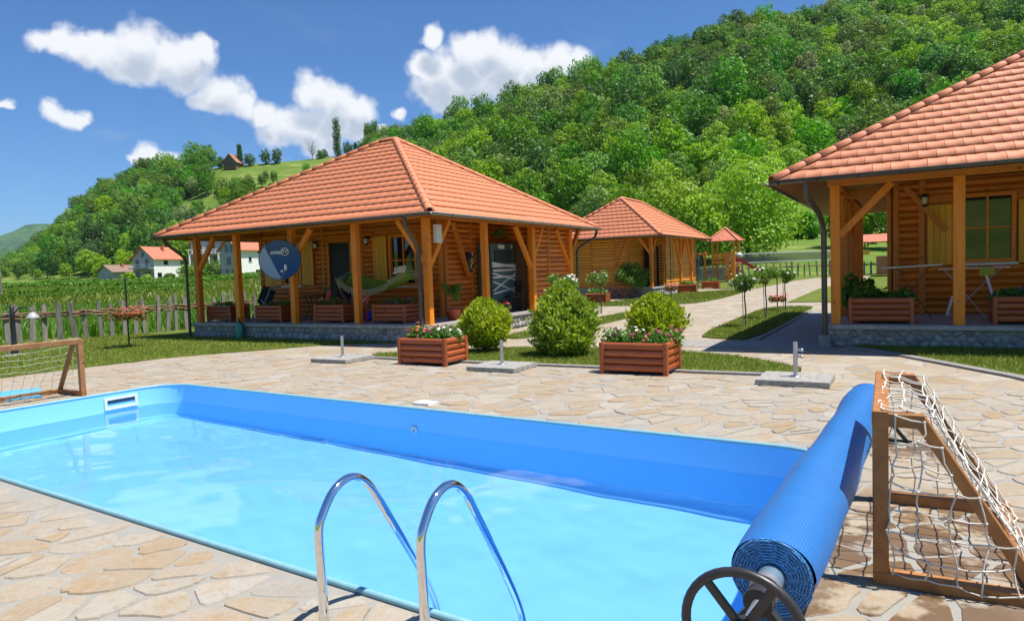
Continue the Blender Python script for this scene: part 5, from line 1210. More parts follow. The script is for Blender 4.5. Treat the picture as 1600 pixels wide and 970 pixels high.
# ---------------------------------------------------------------- pool ladder
def ladder():
    t = thing('pool_ladder', 'polished steel pool ladder with two hooped rails on the near pool edge', 'pool ladder', (-2.05, 2.35, 0))
    prof = [(0, -.02), (0.0, .25), (-.005, .50), (.03, .585), (.095, .66), (.18, .695), (.265, .68), (.345, .615), (.41, .52), (.55, .30), (.70, .06), (.80, -.12), (.85, -.26), (.86, -.45), (.86, -1.25)]
    def catmull(P, n=5):
        o = []
        for i in range(len(P) - 1):
            p0, p1, p2, p3 = P[max(i-1, 0)], P[i], P[i+1], P[min(i+2, len(P)-1)]
            for k in range(n):
                u = k / n; o.append(tuple(.5 * ((2*p1[j]) + (-p0[j]+p2[j])*u + (2*p0[j]-5*p1[j]+4*p2[j]-p3[j])*u*u + (-p0[j]+3*p1[j]-3*p2[j]+p3[j])*u**3) for j in range(2)))
        return o + [P[-1]]
    C = catmull(prof)
    for x, y in ((-2.305, 2.175), (-1.80, 2.27)):
        b = MB(); b.tube([(x, y + a, z) for a, z in C], .0215, 16); r = b.build('rail', M_CHROME, t)
        b = MB(); b.lathe((x, y, .012), [(.022, .03), (.05, .012), (.052, 0), (0, 0)], 16); b.build('flange', M_CHROME, r)
    for z in (-.50, -.78, -1.06): b = MB(); b.bar((-2.29, 3.08, z), (-1.81, 3.18, z), .09, .03); b.build('tread', M_CHROME, t)
ladder()

# ---------------------------------------------------------------- pool cover on its reel
def f_cover(t, m):
    tc = t.add('ShaderNodeTexCoord').outputs['UV']; v = t.add('ShaderNodeTexVoronoi'); v.inputs['Scale'].default_value = 1.0; v.inputs['Randomness'].default_value = 0.12
    t.l.new(t.vmath('MULTIPLY', tc, (95, 340, 1)), v.inputs['Vector']); bump = t.smooth(v.outputs['Distance'], .5, .1)
    n = t.noise(pos(t), 6, 4); c = t.mix(n, (0.012, 0.115, 0.36), (0.022, 0.165, 0.46)); c = t.mix(t.math('MULTIPLY', bump, .35), c, (.06, .27, .72))
    wr = t.noise(t.vmath('MULTIPLY', pos(t), (9, 1.2, 9)), 1.0, 3); h = t.math('ADD', t.math('MULTIPLY', bump, .5), t.math('MULTIPLY', wr, 1.2))
    return principled(t, c, 0.40, bump=h, bstr=.5, bdist=.006, spec=.55)
M_COVER = mat('bubble_cover', f_cover)
M_COVEREND = plain('cover_edge', (.085, .29, .60), .35, var=.55, nscale=110)
def reel():
    A, Bp = V(-.475, 2.86, .375), V(-.30, 6.72, .415); d = (Bp - A).normalized(); sx = d.cross(V(0, 0, 1)).normalized(); sz = sx.cross(d)
    t = thing('pool_cover_reel', 'rolled up blue bubble cover on a reel with black handwheel at the pool corner', 'cover reel', (-.45, 4.5, 0))
    n, m = 40, 60; vs = []; uv = []; L = (Bp - A).length; rg = np.random.default_rng(2)
    for i in range(m + 1):
        u = i / m; r0 = .162 + .008 * math.sin(u * 7) + .004 * math.sin(u * 23)
        r0 *= 1 - .10 * max(0, u - .9) / .1
        for k in range(n + 1):
            a = 2 * PI * k / n; r = r0 + .005 * math.sin(a * 3 + u * 5) + (.008 if a < 1.0 else 0) * (1 - a); p = A + d * (L * u) + (sx * math.cos(a) + sz * math.sin(a)) * r
            vs.append(p); uv.append((a / (2 * PI), u))
    fs = [(i*(n+1)+k, i*(n+1)+k+1, (i+1)*(n+1)+k+1, (i+1)*(n+1)+k) for i in range(m) for k in range(n)]
    b = MB(); b.add(vs, fs, 0, True); me = b.mesh('cover_roll', M_COVER); ul = me.uv_layers.new(name='UVMap'); idx = np.zeros(len(me.loops), np.int32); me.loops.foreach_get('vertex_index', idx)
    ul.data.foreach_set('uv', np.array(uv, np.float32)[idx].reshape(-1)); roll = link('cover_roll', me, t, True)
    # the wound layers seen at the near end
    b = MB(); pts = []
    for k in range(24 * 16): a = 2 * PI * k / 24; r = .062 + .0062 * k / 24; pts.append(A + d * (-.004 + .004 * math.sin(k * 1.7)) + (sx * math.cos(a) + sz * math.sin(a)) * r)
    b.tube(pts, .0031, 5); b.build('wound_layers', M_COVEREND, roll)
    b = MB(); vs = [A + d * .012 + (sx * math.cos(2*PI*k/32) + sz * math.sin(2*PI*k/32)) * .158 for k in range(32)]; b.add(vs, [tuple(range(32))]); b.build('cover_end', M_COVEREND, roll); b = MB(); vs = [Bp - d * .012 + (sx * math.cos(2*PI*k/32) + sz * math.sin(2*PI*k/32)) * .148 for k in range(32)]; b.add(vs, [tuple(range(32))]); b.build('cover_end', M_COVEREND, roll)
    b = MB(); W0 = A - d * .46; b.tube([A - d * .10, Bp + d * .25], .052, 16); b.build('reel_tube', plain('anodised', (.34, .50, .62), .35, .7), t)
    b = MB(); b.tube([W0, A - d * .08], .018, 10); b.tube([A - d * .13, A - d * .09], .060, 16); b.build('axle', M_STEEL, t)
    # handwheel
    b = MB(); R = .205; b.tube([W0 + (sx * math.cos(2*PI*k/40) + sz * math.sin(2*PI*k/40)) * R for k in range(40)], .0175, 10, closed=True); w = b.build('handwheel', M_RUBBER, t)
    for k in range(5):
        a = rad(58 + 72 * k); q = sx * math.cos(a) + sz * math.sin(a); bb = MB(); bb.bar(W0 + q * .03, W0 + q * (R - .008), .034, .016, ch=.004, up=d); bb.build('spoke', M_RUBBER, w)
    b = MB(); b.tube([W0 - d * .025, W0 + d * .03], .040, 14); b.build('hub', M_RUBBER, w)
    for P in (A - d * .22, Bp + d * .17):
        b = MB()
        for s_ in (-1, 1): b.bar(P, V(P.x + s_ * .30, P.y, .03), .04, .03)
        b.bar(V(P.x - .34, P.y, .02), V(P.x + .34, P.y, .02), .04, .04); b.tube([P - d * .03, P + d * .03], .055, 12); b.build('stand', M_RUBBER, t)
reel()

# ---------------------------------------------------------------- water polo goals with rope nets
M_ROPE = plain('net_rope', (.66, .62, .53), .8, var=.1, nscale=60)
M_ROPEY = plain('net_rope_old', (.58, .56, .40), .85, var=.15, nscale=60)
def goal(name, label, loc, rz, seed, width=1.34, H=.885, top=.19, depth=.66, cell=.125, rope=.0042, ropem=None, wire=True):
    """timber frame: local x runs away from the mouth, y along the crossbar from the near post"""
    t = thing(name, label, 'goal', loc, None, rz); w = .072; ch = .006; rng = np.random.default_rng(seed)
    def part(nm, p, q, a=w, h=w, up=(0, 0, 1)): b = MB(); b.bar(p, q, a, h, ch=ch, up=up); return b.build(nm, M_GOAL, t, False)
    for y in (0, width):
        part('post', (0, y, .07), (0, y, H - w), w, w, (0, 1, 0)); part('base_rail', (-w/2, y, .036), (depth + .05, y, .036), w, w)
        part('top_rail', (w/2, y, H - w * .5), (top, y, H - w * .5), w * .9, w); part('strut', (top - .02, y, H - w * .4), (depth - .01, y, .07), w * .85, w * .7, (0, 1, 0))
    part('crossbar', (0, -w/2, H - w * .5 + .002), (0, width + w/2, H - w * .5 + .002), w * 1.06, w * 1.06); part('back_rail', (depth, w/2, .036), (depth, width - w/2, .036), w, w * .98)
    # net: a sagging sheet of knotted cells over the top, the slope and both sides
    b = MB(); sl = math.hypot(depth - top, H - .07); path = []
    nU = int((sl + top) / cell) + 1
    def back(u):
        if u < top: return (u, H + .012)
        k = (u - top) / sl; return (top + (depth - top) * k + .028, H - (H - .06) * k + .022)
    nV = int(width / cell); N = {}
    for i in range(nU + 1):
        for j in range(nV + 1):
            x, z = back((sl + top) * i / nU * .985 + .01); y = width * j / nV; e = 0 if (j in (0, nV)) else 1
            sag = .05 * math.sin(PI * j / nV) * math.sin(PI * min(1, i / nU)); N[i, j] = V(x - sag * .5 + rng.normal() * .010 * e, y + rng.normal() * .015 * e, z - sag + rng.normal() * .010 * e)
    def strands(N, a, c):
        for i in range(a + 1):
            for j in range(c + 1):
                for q in ((i + 1, j), (i, j + 1)):
                    if q in N and (i, j) in N: p0, p1 = N[i, j], N[q]; m = (p0 + p1) / 2 + V(rng.normal() * .006, rng.normal() * .006, -.008); b.tube([p0, m, p1], rope, 5, cap=False)
                if (i, j) in N: b.ball(N[i, j], rope * 2.0, 5)
    strands(N, nU, nV)
    for y, o in ((0, -.042), (width, .042)):
        M = {}; nz = int(H / cell); nx = int(depth / cell)
        for i in range(nz + 1):
            z = .08 + (H - .10) * i / nz; xm = top + (depth - top) * (1 - (z - .07) / (H - .07)) - .0
            for j in range(nx + 1):
                x = .05 + (depth - .02) * j / nx
                if x <= xm + .05: M[i, j] = V(min(x, xm + .02) + rng.normal() * .014, y + o + rng.normal() * .012, z - .03 * math.sin(PI * j / nx) + rng.normal() * .014)
        strands(M, nz, nx)
    b.build('net', ropem or M_ROPE, t, False)
    return t
goal('water_goal', 'wooden goal with white rope net beside the blue cover roll, right foreground', (-.112, 3.865, .0), .02, 3)
g2 = goal('water_goal', 'wooden goal with thin net at the far left end of the pool', (-10.80, 5.62, 0), PI - .05, 4, width=1.36, H=.87, depth=.72, rope=.003, ropem=M_ROPEY)
b = MB(); P = [(-11.8, 4.2), (-11.35, 5.3), (-12.3, 5.75), (-12.9, 4.7)]; b.add([(x, y, .03) for x, y in P] + [(x, y, .012) for x, y in P], [(0, 1, 2, 3)] + [(i, 4 + i, 4 + (i + 1) % 4, (i + 1) % 4) for i in range(4)])
o = b.build('plastic_sheet', plain('pale_blue_plastic', (.10, .42, .66), .4)); tag(o, 'pale blue plastic sheet lying behind the left goal net', 'plastic sheet')

# ---------------------------------------------------------------- satellite dish on the porch post
def dish():
    c = V(-14.52, 12.80, 2.19); n = V(14.2, -12.98, 2.2).normalized(); u = V(0, 0, 1).cross(n).normalized(); w = n.cross(u); R = .53; dep = .085
    t = thing('satellite_dish', 'round dark blue satellite dish with a pale grey segment and white lettering', 'satellite dish', c)
    def face(x, y): r2 = (x * x + y * y) / (R * R); return c + u * x + w * y - n * (dep * (1 - r2))
    b = MB(); nr, na = 40, 72
    for k in range(na):
        for i in range(nr):
            q = []
            for ii, kk in ((i, k), (i + 1, k), (i + 1, k + 1), (i, k + 1)): r = R * ii / nr; a = 2 * PI * kk / na; q.append((r * math.cos(a), r * math.sin(a)))
            cx, cy = sum(p[0] for p in q) / 4, sum(p[1] for p in q) / 4; pale = (cx + .395) * .91 + (cy - .40) * .415 < 0 and cx < 0.02
            P = [face(x, y) for x, y in q]; b.add(P if i else [P[0], P[1], P[2]], [(0, 1, 2, 3) if i else (0, 1, 2)], 1 if pale else 0, False); b.add([p - n * .012 for p in (P if i else P[:3])], [(3, 2, 1, 0) if i else (2, 1, 0)], 2, False)
    b.build('reflector', [plain('dish_blue', (.020, .075, .20), .4, var=.05), plain('dish_pale', (.33, .43, .50), .4, var=.05), M_STEEL], t)
    b = MB(); b.tube([face(R * math.cos(2*PI*k/56), R * math.sin(2*PI*k/56)) for k in range(56)], .010, 6, closed=True); b.build('rim', plain('dish_rim', (.05, .09, .14), .4), t)
    def text(s, x, y, size, nm):
        cu = bpy.data.curves.new('t', 'FONT'); cu.body = s; cu.size = size; cu.align_x = 'CENTER'; cu.align_y = 'CENTER'; cu.extrude = .002; cu.offset = .004
        o = bpy.data.objects.new('t', cu); COL.objects.link(o); me = bpy.data.meshes.new_from_object(o.evaluated_get(bpy.context.evaluated_depsgraph_get())); bpy.data.objects.remove(o); me.materials.append(M_WHITE)
        m4 = Matrix((u, w, n)).transposed().to_4x4(); m4.translation = face(x, y) + n * .012; me.transform(m4); return link(nm, me, t, True)
    text('total', -.085, .215, .165, 'lettering'); text('TV', .135, .225, .115, 'lettering')
    b = MB(); b.tube([face(.135 + .095 * math.cos(2*PI*k/28), .225 + .095 * math.sin(2*PI*k/28)) + n * .012 for k in range(28)], .013, 6, closed=True); b.build('logo_ring', M_WHITE, t)
    b = MB(); f = face(.0, -R) ; h = c + n * .42 + w * -.33 + u * .14; b.tube([f - n * .05, f + n * .1, h], .013, 8); b.build('feed_arm', M_STEEL, t)
    b = MB(); b.tube([h, h + w * .10 - n * .01], .036, 10); b.ball(h + w * .12, .04, 10, sq=(1, 1, .6)); b.tube([h + u * -.12 - w * .05, h + u * -.07], .022, 8); b.build('receiver', M_WHITE, t)
    b = MB(); b.tube([c - n * (dep + .01), c - n * (dep + .12)], .04, 10); b.tube([c - n * (dep + .12), V(-14.64, 13.24, 2.16)], .024, 8); b.box((-14.62, 13.235, 2.16), (.16, .02, .22)); b.build('mount', M_STEEL, t)
dish()

# ---------------------------------------------------------------- hammock and porch things of the left cabin
def hammock():
    t = thing('hammock', 'green woven hammock with fringed edge hung on a curved wooden stand', 'hammock', (-12.7, 14.6, FZ))
    L0, R0 = V(-14.2, 14.55, 1.62), V(-11.1, 14.55, 1.72); b = MB(); nu, nv = 40, 12; vs = []
    for i in range(nu + 1):
        u = i / nu; p = L0.lerp(R0, .10 + .80 * u); sag = .46 * math.sin(PI * (.08 + .84 * u)) ** 1.1; wd = .52 * (math.sin(PI * (.08 + .84 * u)) ** .45)
        for j in range(nv + 1):
            v = j / nv * 2 - 1; vs.append(p + V(0, v * wd, -sag + .20 * v * v + (.10 * v if u < .8 else .02 * v)))
    b.add(vs, [(i*(nv+1)+j, i*(nv+1)+j+1, (i+1)*(nv+1)+j+1, (i+1)*(nv+1)+j) for i in range(nu) for j in range(nv)], 0, True)
    def f(tt, m):
        p = pos(tt); wv = tt.add('ShaderNodeTexWave', wave_type='BANDS', bands_direction='X'); tt.l.new(p, wv.inputs['Vector']); wv.inputs['Scale'].default_value = 3.1; wv.inputs['Distortion'].default_value = .5
        return principled(tt, tt.mix(wv.outputs['Fac'], (.14, .30, .02), (.30, .44, .05)), .8, bump=tt.noise(p, 90, 3), bstr=.6)
    cl = b.build('cloth', mat('hammock_cloth', f), t)
    cloth = list(b.v); b = MB(); rr = random.Random(3)
    for i in range(0, nu, 1):
        p = Vector(cloth[i*(nv+1)]); 
        for k in range(3): q = p + V((k - 1) * .025, 0, 0); b.tube([q, q + V(rr.gauss(0, .01), -.02, -.07), q + V(rr.gauss(0, .02), -.03, -.16)], .006, 4)
    b.build('fringe', plain('fringe', (.42, .42, .26), .9), cl)
    b = MB()
    for e, i in ((L0, 0), (R0, nu)):
        for j in range(0, nv + 1, 2): b.tube([e, Vector(cloth[i*(nv+1)+j])], .006, 4)
    b.build('cords', plain('hammock_cord', (.62, .60, .48), .9), t)
    b = MB()
    for j in range(9): a = Vector(cloth[(nu-1)*(nv+1)]) + V(.06 - j * .045, -.03, .16 - .006 * j); b.tube([a, a + V(.03, -.02, -.09), a + V(-.03, -.03, -.17)], .018, 5)
    b.build('tassels', plain('tassel', (.66, .64, .52), .9), cl)
    b = MB(); pts = [V(-14.3, 14.6, 1.66)] + [V(-12.65 + 1.55 * math.cos(a), 14.6, .56 + .04 - .0 + 1.0 * (1 - math.sin(a))) for a in [PI * .97 - k * PI * .94 / 16 for k in range(17)]] + [V(-11.0, 14.6, 1.76)]
    b.tube(pts, .042, 8); b.build('stand', wood('stand_wood', (.26, .055, .02), (.36, .09, .03)), t)
    b = MB(); b.bar((-13.4, 14.1, FZ + .05), (-13.4, 15.1, FZ + .05), .08); b.bar((-11.9, 14.1, FZ + .05), (-11.9, 15.1, FZ + .05), .08); b.build('foot', MATS['stand_wood'], t)
hammock()
M_REDP = plain('red_plastic', (.52, .035, .022), .35)
def swing():
    t = thing('garden_swing', 'two red swing boards joined by a slack white cord below the hammock', 'swing', (-13.4, 14.2, FZ))
    for x in (-14.12, -12.67): b = MB(); b.bar((x, 14.05, .96), (x + .10, 14.05, 1.30), .17, .04, ch=.01, up=(0, 1, 0)); b.bar((x + .0, 14.05, FZ), (x + .0, 14.05, .98), .05); b.build('board', M_REDP, t)
    b = MB(); b.tube([V(-14.05 + 1.4 * k / 16, 14.02, 1.10 - .42 * math.sin(PI * k / 16)) for k in range(17)], .014, 6); b.build('cord', M_WHITE, t)
swing()
def lump(name, label, cat, m, c, r, seed, sq=(1, 1, .7)):
    rng = np.random.default_rng(seed); bm = bmesh.new(); bmesh.ops.create_icosphere(bm, subdivisions=3, radius=1); ph = rng.uniform(0, 6, 6)
    for v in bm.verts: k = 1 + .12 * math.sin(v.co.x * 4 + ph[0]) + .10 * math.sin(v.co.y * 5 + ph[1]) + .08 * math.sin(v.co.z * 7 + ph[2]); v.co = Vector((v.co.x * sq[0], v.co.y * sq[1], v.co.z * sq[2])) * k * r
    me = bpy.data.meshes.new(name); bm.to_mesh(me); bm.free(); me.materials.append(m); me.polygons.foreach_set('use_smooth', [True] * len(me.polygons)); o = link(name, me, None, False, c); return tag(o, label, cat)
lump('blue_bag', 'bright blue bag lying on the porch floor under the hammock', 'bag', plain('blue_cloth', (.01, .06, .52), .7), (-12.95, 14.5, FZ + .12), .26, 3, (1.1, .9, .55))
def chair(name, label, loc, rz, m, cat='chair', H=.9):
    t = thing(name, label, cat, loc, None, rz)
    b = MB(); b.box((0, 0, .45), (.44, .44, .04)); b.build('seat', m, t, False)
    b = MB(); b.bar((-.2, .2, H), (.2, .2, H), .04, .06); b.bar((-.18, .21, .70), (.18, .21, .70), .03, .22); b.build('backrest', m, t, False)
    for x in (-.2, .2):
        for y in (-.2, .2): b = MB(); b.bar((x, y, 0), (x, y * (1.1 if y > 0 else 1), .45 if y < 0 else H), .035); b.build('leg', m, t, False)
    return t
chair('garden_chair', 'dark metal chair in front of the tape wrapped cabinet', (-10.42, 18.15, FZ), -.5, M_BLACK)
def stroller():
    t = thing('folded_pushchair', 'black pushchair standing behind the porch planters left of the dish post', 'pushchair', (-17.4, 14.75, FZ), None, .4)
    b = MB(); b.bar((-.2, .1, .45), (.05, .1, .95), .42, .06, up=(0, 1, 0)); b.box((.02, .05, .48), (.42, .4, .10)); b.build('seat', plain('black_cloth', (.016, .016, .02), .8), t, False)
    b = MB()
    for y in (-.16, .26): b.tube([V(-.34, y, .06), V(.1, y, .72), V(.22, y, 1.02), V(.34, y, 1.02)], .014, 6); b.tube([V(.28, y, .06), V(-.12, y, .62)], .014, 6)
    b.tube([V(.34, -.16, 1.02), V(.34, .26, 1.02)], .018, 6); b.build('frame', M_STEEL, t, False)
    for x in (-.34, .28):
        for y in (-.18, .28): b = MB(); b.tube([V(x + .07 * math.cos(2*PI*k/14), y, .085 + .07 * math.sin(2*PI*k/14)) for k in range(14)], .016, 6, closed=True); b.build('wheel', M_BLACK, t, False)
stroller()
def table(name, label, loc, r=.42, h=.7, m=None):
    t = thing(name, label, 'table', loc); m = m or M_BLACK; b = MB(); b.lathe((0, 0, h), [(0, .02), (r, .02), (r, -.01), (0, -.01)], 24); b.build('tabletop', m, t, False)
    for k in range(4): a = k * PI / 2 + .4; b = MB(); b.tube([V(math.cos(a) * .34, math.sin(a) * .34, 0), V(math.cos(a) * .12, math.sin(a) * .12, .35), V(math.cos(a) * .30, math.sin(a) * .30, h - .01)], .014, 6); b.build('leg', m, t, False)
    return t
table('garden_table', 'dark round iron table on the porch right of the dish post', (-15.45, 14.85, FZ))
chair('garden_chair', 'dark iron chair behind the round porch table', (-15.2, 15.15, FZ), .3, M_BLACK)
# cabinet wrapped in white tape
def cabinet():
    t = thing('display_cabinet', 'tall teal grey cabinet wrapped round with white tape on the side porch', 'cabinet', (-10.9, 17.9, FZ)); x0, x1, y0, y1, z1 = -11.13, -10.66, 17.32, 18.66, 2.52
    m = plain('teal_panel', (.07, .135, .14), .35, var=.08); b = MB(); b.box2((x0, y0, FZ + .02), (x1, y1, z1)); b.build('body', m, t)
    b = MB(); b.box2((x1, y0 + .18, 1.95), (x1 + .03, y1 - .18, 2.32)); b.build('header_panel', plain('teal_dark', (.03, .06, .065), .3), t)
    b = MB(); b.box2((x1, y0 + .10, 1.0), (x1 + .025, y1 - .10, 1.88)); b.build('glass_door', plain('cabinet_glass', (.10, .19, .20), .08, var=.1), t)
    b = MB(); b.box2((x1, y0 + .42, 2.36), (x1 + .012, y0 + .78, 2.62 - .14)); b.build('paper_notice', M_PAPER, t); b = MB(); b.box2((x1, y1 - .16, 2.38), (x1 + .01, y1 - .06, 2.5)); b.build('paper_notice', M_PAPER, t)
    b = MB(); o = .035
    for za, zb, w in ((1.93, 1.80, .07), (1.84, 1.86, .07), (1.62, 1.40, .05), (1.50, 1.52, .055), (1.10, 1.62, .045), (1.38, 1.02, .045), (1.02, 1.16, .045), (1.70, 1.72, .06)):
        b.bar((x1 + o, y0 - .02, za), (x1 + o, y1 + .03, zb), .006, w); b.bar((x1 + o, y1 + .03, zb), (x0, y1 + .03, zb - .05), .006, w); o += .004
    b.build('tape', plain('white_tape', (.70, .69, .66), .35), t)
    b = MB()
    for y in (y0 + .45, y1 - .25): b.bar((x1 + .04, y, FZ + .02), (x1 + .04, y, FZ + .4), .035)
    b.build('foot', M_BLACK, t)
cabinet()
def wreath():
    t = thing('wall_plaque', 'dark oval wall plaque with coloured flowers on the recessed side wall', 'plaque', (-11.1, 16.85, 1.98)); b = MB(); vs = [(0, .21 * math.cos(2*PI*k/20), .30 * math.sin(2*PI*k/20)) for k in range(20)]
    b.add(vs + [(.05, y * .9, z * .9) for _, y, z in vs], [(k, (k+1) % 20, 20 + (k+1) % 20, 20 + k) for k in range(20)] + [tuple(range(20, 40))]); b.build('board', M_BLACK, t, False)
    rng = np.random.default_rng(3)
    for m in (P_RED, P_WHITE, L_POT, petal('petal_yellow', (.7, .45, .05))):
        b = MB(); C = [(.06 + .02 * rng.random(), rng.normal() * .055, rng.normal() * .10) for _ in range(8)]; blossoms(b, C, [(1, 0, .1)] * 8, .035, rng); b.build('flower', m, t, False)
wreath()
def pot_plant(label, loc, r, h, m, stem, R, seed, leaf, n=60, size=.06):
    t = thing('potted_plant', label, 'potted plant', loc); b = MB(); b.lathe((0, 0, 0), [(0, 0), (r * .72, 0), (r, h - .06), (r * 1.08, h - .06), (r * 1.08, h), (r * .92, h), (r * .90, h - .05), (0, h - .05)], 20); b.build('pot', m, t, False)
    if stem > 0: b = MB(); b.tube([V(0, 0, h - .06), V(.01, 0, h + stem)], .012, 6); b.build('stem', M_BARK, t, False)
    rng = np.random.default_rng(seed); z = h + stem + R * .55; L = [(rng.normal() * R * .4, rng.normal() * R * .4, z + rng.normal() * R * .45, R * .5) for _ in range(9)]
    link('leaves', quads_mesh('leaves', lobes_crown(L, n, size, rng), leaf), t); return t
M_TERRA = plain('terracotta', (.42, .10, .04), .7)
pot_plant('small standard tree in a terracotta pot beside the corner post', (-10.28, 14.72, FZ), .19, .30, M_TERRA, .34, .22, 21, L_ROSE, 70)
t = pot_plant('leafy plant in a terracotta pot at the corner of the right porch', (-.90, 15.75, F2), .19, .36, M_TERRA, .05, .26, 22, L_POT, 26, .17)
t = thing('flower_pot', 'bowl of red flowers on the porch floor before the wrapped cabinet', 'flower pot', (-10.12, 16.95, FZ)); b = MB(); b.lathe((0, 0, 0), [(0, 0), (.14, 0), (.2, .16), (.18, .16), (0, .13)], 18); b.build('pot', M_TERRA, t, False)
rng = np.random.default_rng(5); link('leaves', quads_mesh('leaves', lobes_crown([(.0, 0, .2, .17), (.12, .1, .2, .12), (-.1, -.12, .2, .12)], 50, .06, rng), L_POT), t); b = MB(); C = rng.normal(size=(46, 3)) * (.12, .13, .03) + (0, 0, .30); blossoms(b, C, [(0.3, -.3, 1)] * 46, .04, rng); b.build('blossoms', P_RED, t, False)
t = thing('hanging_plant', 'small dark plant in a basket hung above the wrapped cabinet', 'hanging plant', (-10.75, 18.0, 2.85)); b = MB(); b.lathe((0, 0, -.12), [(0, 0), (.08, .02), (.11, .11), (0, .1)], 12); b.build('pot', M_BLACK, t, False); b = MB()
for a in (0, 2.1, 4.2): b.tube([V(.1 * math.cos(a), .1 * math.sin(a), -.01), V(0, 0, .3)], .004, 4)
b.build('wire', M_BLACK, t, False); link('leaves', quads_mesh('leaves', leaves(rng.normal(size=(90, 3)) * (.11, .11, .08), rng.normal(size=(90, 3)), .1), L_POT), t)
t = thing('pump_sprayer', 'green garden sprayer bottle leaning on the stone porch base', 'sprayer', (-16.5, 12.96, .0)); b = MB(); b.lathe((0, 0, 0), [(0, 0.01), (.10, .01), (.115, .05), (.115, .38), (.07, .46), (.045, .48), (0, .48)], 18); b.build('tank', plain('green_plastic', (.03, .30, .19), .35), t, False)
b = MB(); b.lathe((0, 0, .47), [(.05, 0), (.05, .05), (.02, .06), (.02, .13), (0, .13)], 12); b.bar((-.08, 0, .60), (.08, 0, .60), .025); b.tube([V(.05, 0, .5), V(.16, .02, .4), V(.15, .02, .1), V(.13, -.02, .02)], .012, 6); b.build('pump', M_BLACK, t, False)

# ---------------------------------------------------------------- right porch: drying rack and ironing board
t = thing('ironing_board', 'narrow white topped folding board reaching out left of the yellow post', 'ironing board', (.1, 15.9, F2)); b = MB(); b.bar((-.42, 15.85, 1.46), (.62, 15.95, 1.495), .30, .028, ch=.006); b.build('board', M_WHITE, t)
b = MB(); b.tube([V(-.15, 15.85, 1.45), V(.45, 15.9, F2 + .02)], .014, 6); b.tube([V(.4, 15.95, 1.45), V(-.25, 15.9, F2 + .02)], .014, 6); b.build('leg', plain('brown_metal', (.16, .08, .04), .5), t)
t = thing('drying_rack', 'folding drying rack of white tubes under the right cabin window', 'drying rack', (1.1, 15.9, F2)); b = MB()
for y in (15.72, 15.82, 15.92, 16.02, 16.12): b.tube([V(.58, y, 1.40), V(1.68, y, 1.42)], .011, 6)
for x in (.58, 1.68): b.tube([V(x, 15.72, 1.41), V(x, 16.12, 1.41)], .014, 6)
b.build('rails', M_WHITE, t)
for p, q in (((1.30, 15.8, 1.40), (1.52, 15.8, .55)), ((.70, 15.8, .50), (.80, 15.8, .88))): b = MB(); b.tube([p, q], .026, 8); b.build('leg', M_WHITE, t)
for p, q in (((.66, 16.1, 1.4), (1.35, 16.1, F2 + .02)), ((1.6, 16.1, 1.4), (.72, 16.1, F2 + .02))): b = MB(); b.tube([p, q], .012, 6); b.build('leg', M_STEEL, t)
b = MB(); b.add([(1.22, 15.70, 1.415), (1.46, 15.70, 1.415), (1.46, 16.1, 1.43), (1.22, 16.1, 1.43), (1.22, 15.69, 1.26), (1.45, 15.69, 1.28)], [(0, 1, 2, 3), (4, 5, 1, 0)]); o = b.build('cloth', plain('lime_cloth', (.36, .38, .05), .9)); tag(o, 'yellow green cloth hung over the drying rack', 'cloth'); so_ = o.modifiers.new('t', 'SOLIDIFY'); so_.thickness = .006
# ---------------------------------------------------------------- wattle fence on the left, garden lamp, flower poles
def picket_fence(label, pts, step, h, w, seed, rail_z, bundle=3, jag=.12, name='picket_fence', rr_=.022):
    t = thing(name, label, 'fence', (pts[0][0], pts[0][1], 0)); rng = random.Random(seed); P = [Vector(p) for p in pts]; L = [0]
    for a, c in zip(P, P[1:]): L.append(L[-1] + (c - a).length)
    def at(s):
        for i in range(len(P) - 1):
            if s <= L[i+1] or i == len(P) - 2: return P[i].lerp(P[i+1], (s - L[i]) / (L[i+1] - L[i])), (P[i+1] - P[i]).normalized()
    s = 0; spots = []
    while s < L[-1]: spots.append(s); s += step * rng.uniform(.8, 1.2)
    for s in spots:
        p, d = at(s); z0 = gz(p.x, p.y) - .06; hh = h * rng.uniform(.86, 1.12); ww = w * rng.uniform(.75, 1.2); tl = rng.gauss(0, .05); nn = Vector((-d.y, d.x)); lean = rng.gauss(0, .03)
        b = MB(); vs = []
        for k, (u, z) in enumerate(((-.5, 0), (.5, 0), (.5, hh * .9), (rng.uniform(-.2, .3), hh), (-.5, hh * .92 + rng.uniform(-jag, 0) * .4))): vs.append((u * ww * (1 - .12 * z / hh), z))
        q = [V(p.x + d.x * (u + tl * z) + nn.x * (o + lean * z), p.y + d.y * (u + tl * z) + nn.y * (o + lean * z), z0 + z) for o in (-.022, .022) for u, z in vs]
        b.add(q, [(4, 3, 2, 1, 0), (5, 6, 7, 8, 9)] + [(i, (i+1) % 5, 5 + (i+1) % 5, 5 + i) for i in range(5)]); b.build('picket', M_GREYW, t)
    for k in range(bundle):
        for r in range(max(1, int(L[-1] / 4))):
            a0 = r * 4 - .3; pts_ = []; n = 16
            for i in range(n + 1):
                s = min(max(a0 + 4.6 * i / n, 0), L[-1]); p, d = at(s); nn = Vector((-d.y, d.x)); ph = s / step * PI + k * PI
                o = .048 * math.sin(ph); pts_.append(V(p.x + nn.x * o, p.y + nn.y * o, gz(p.x, p.y) + rail_z + .055 * (k - bundle / 2) + rng.gauss(0, .02)))
            if (pts_[-1] - pts_[0]).length < .5: continue
            b = MB(); b.tube(pts_, [rr_ * rng.uniform(.7, 1.3) for _ in pts_], 6); b.build('branch', M_BRANCH, t)
    return t
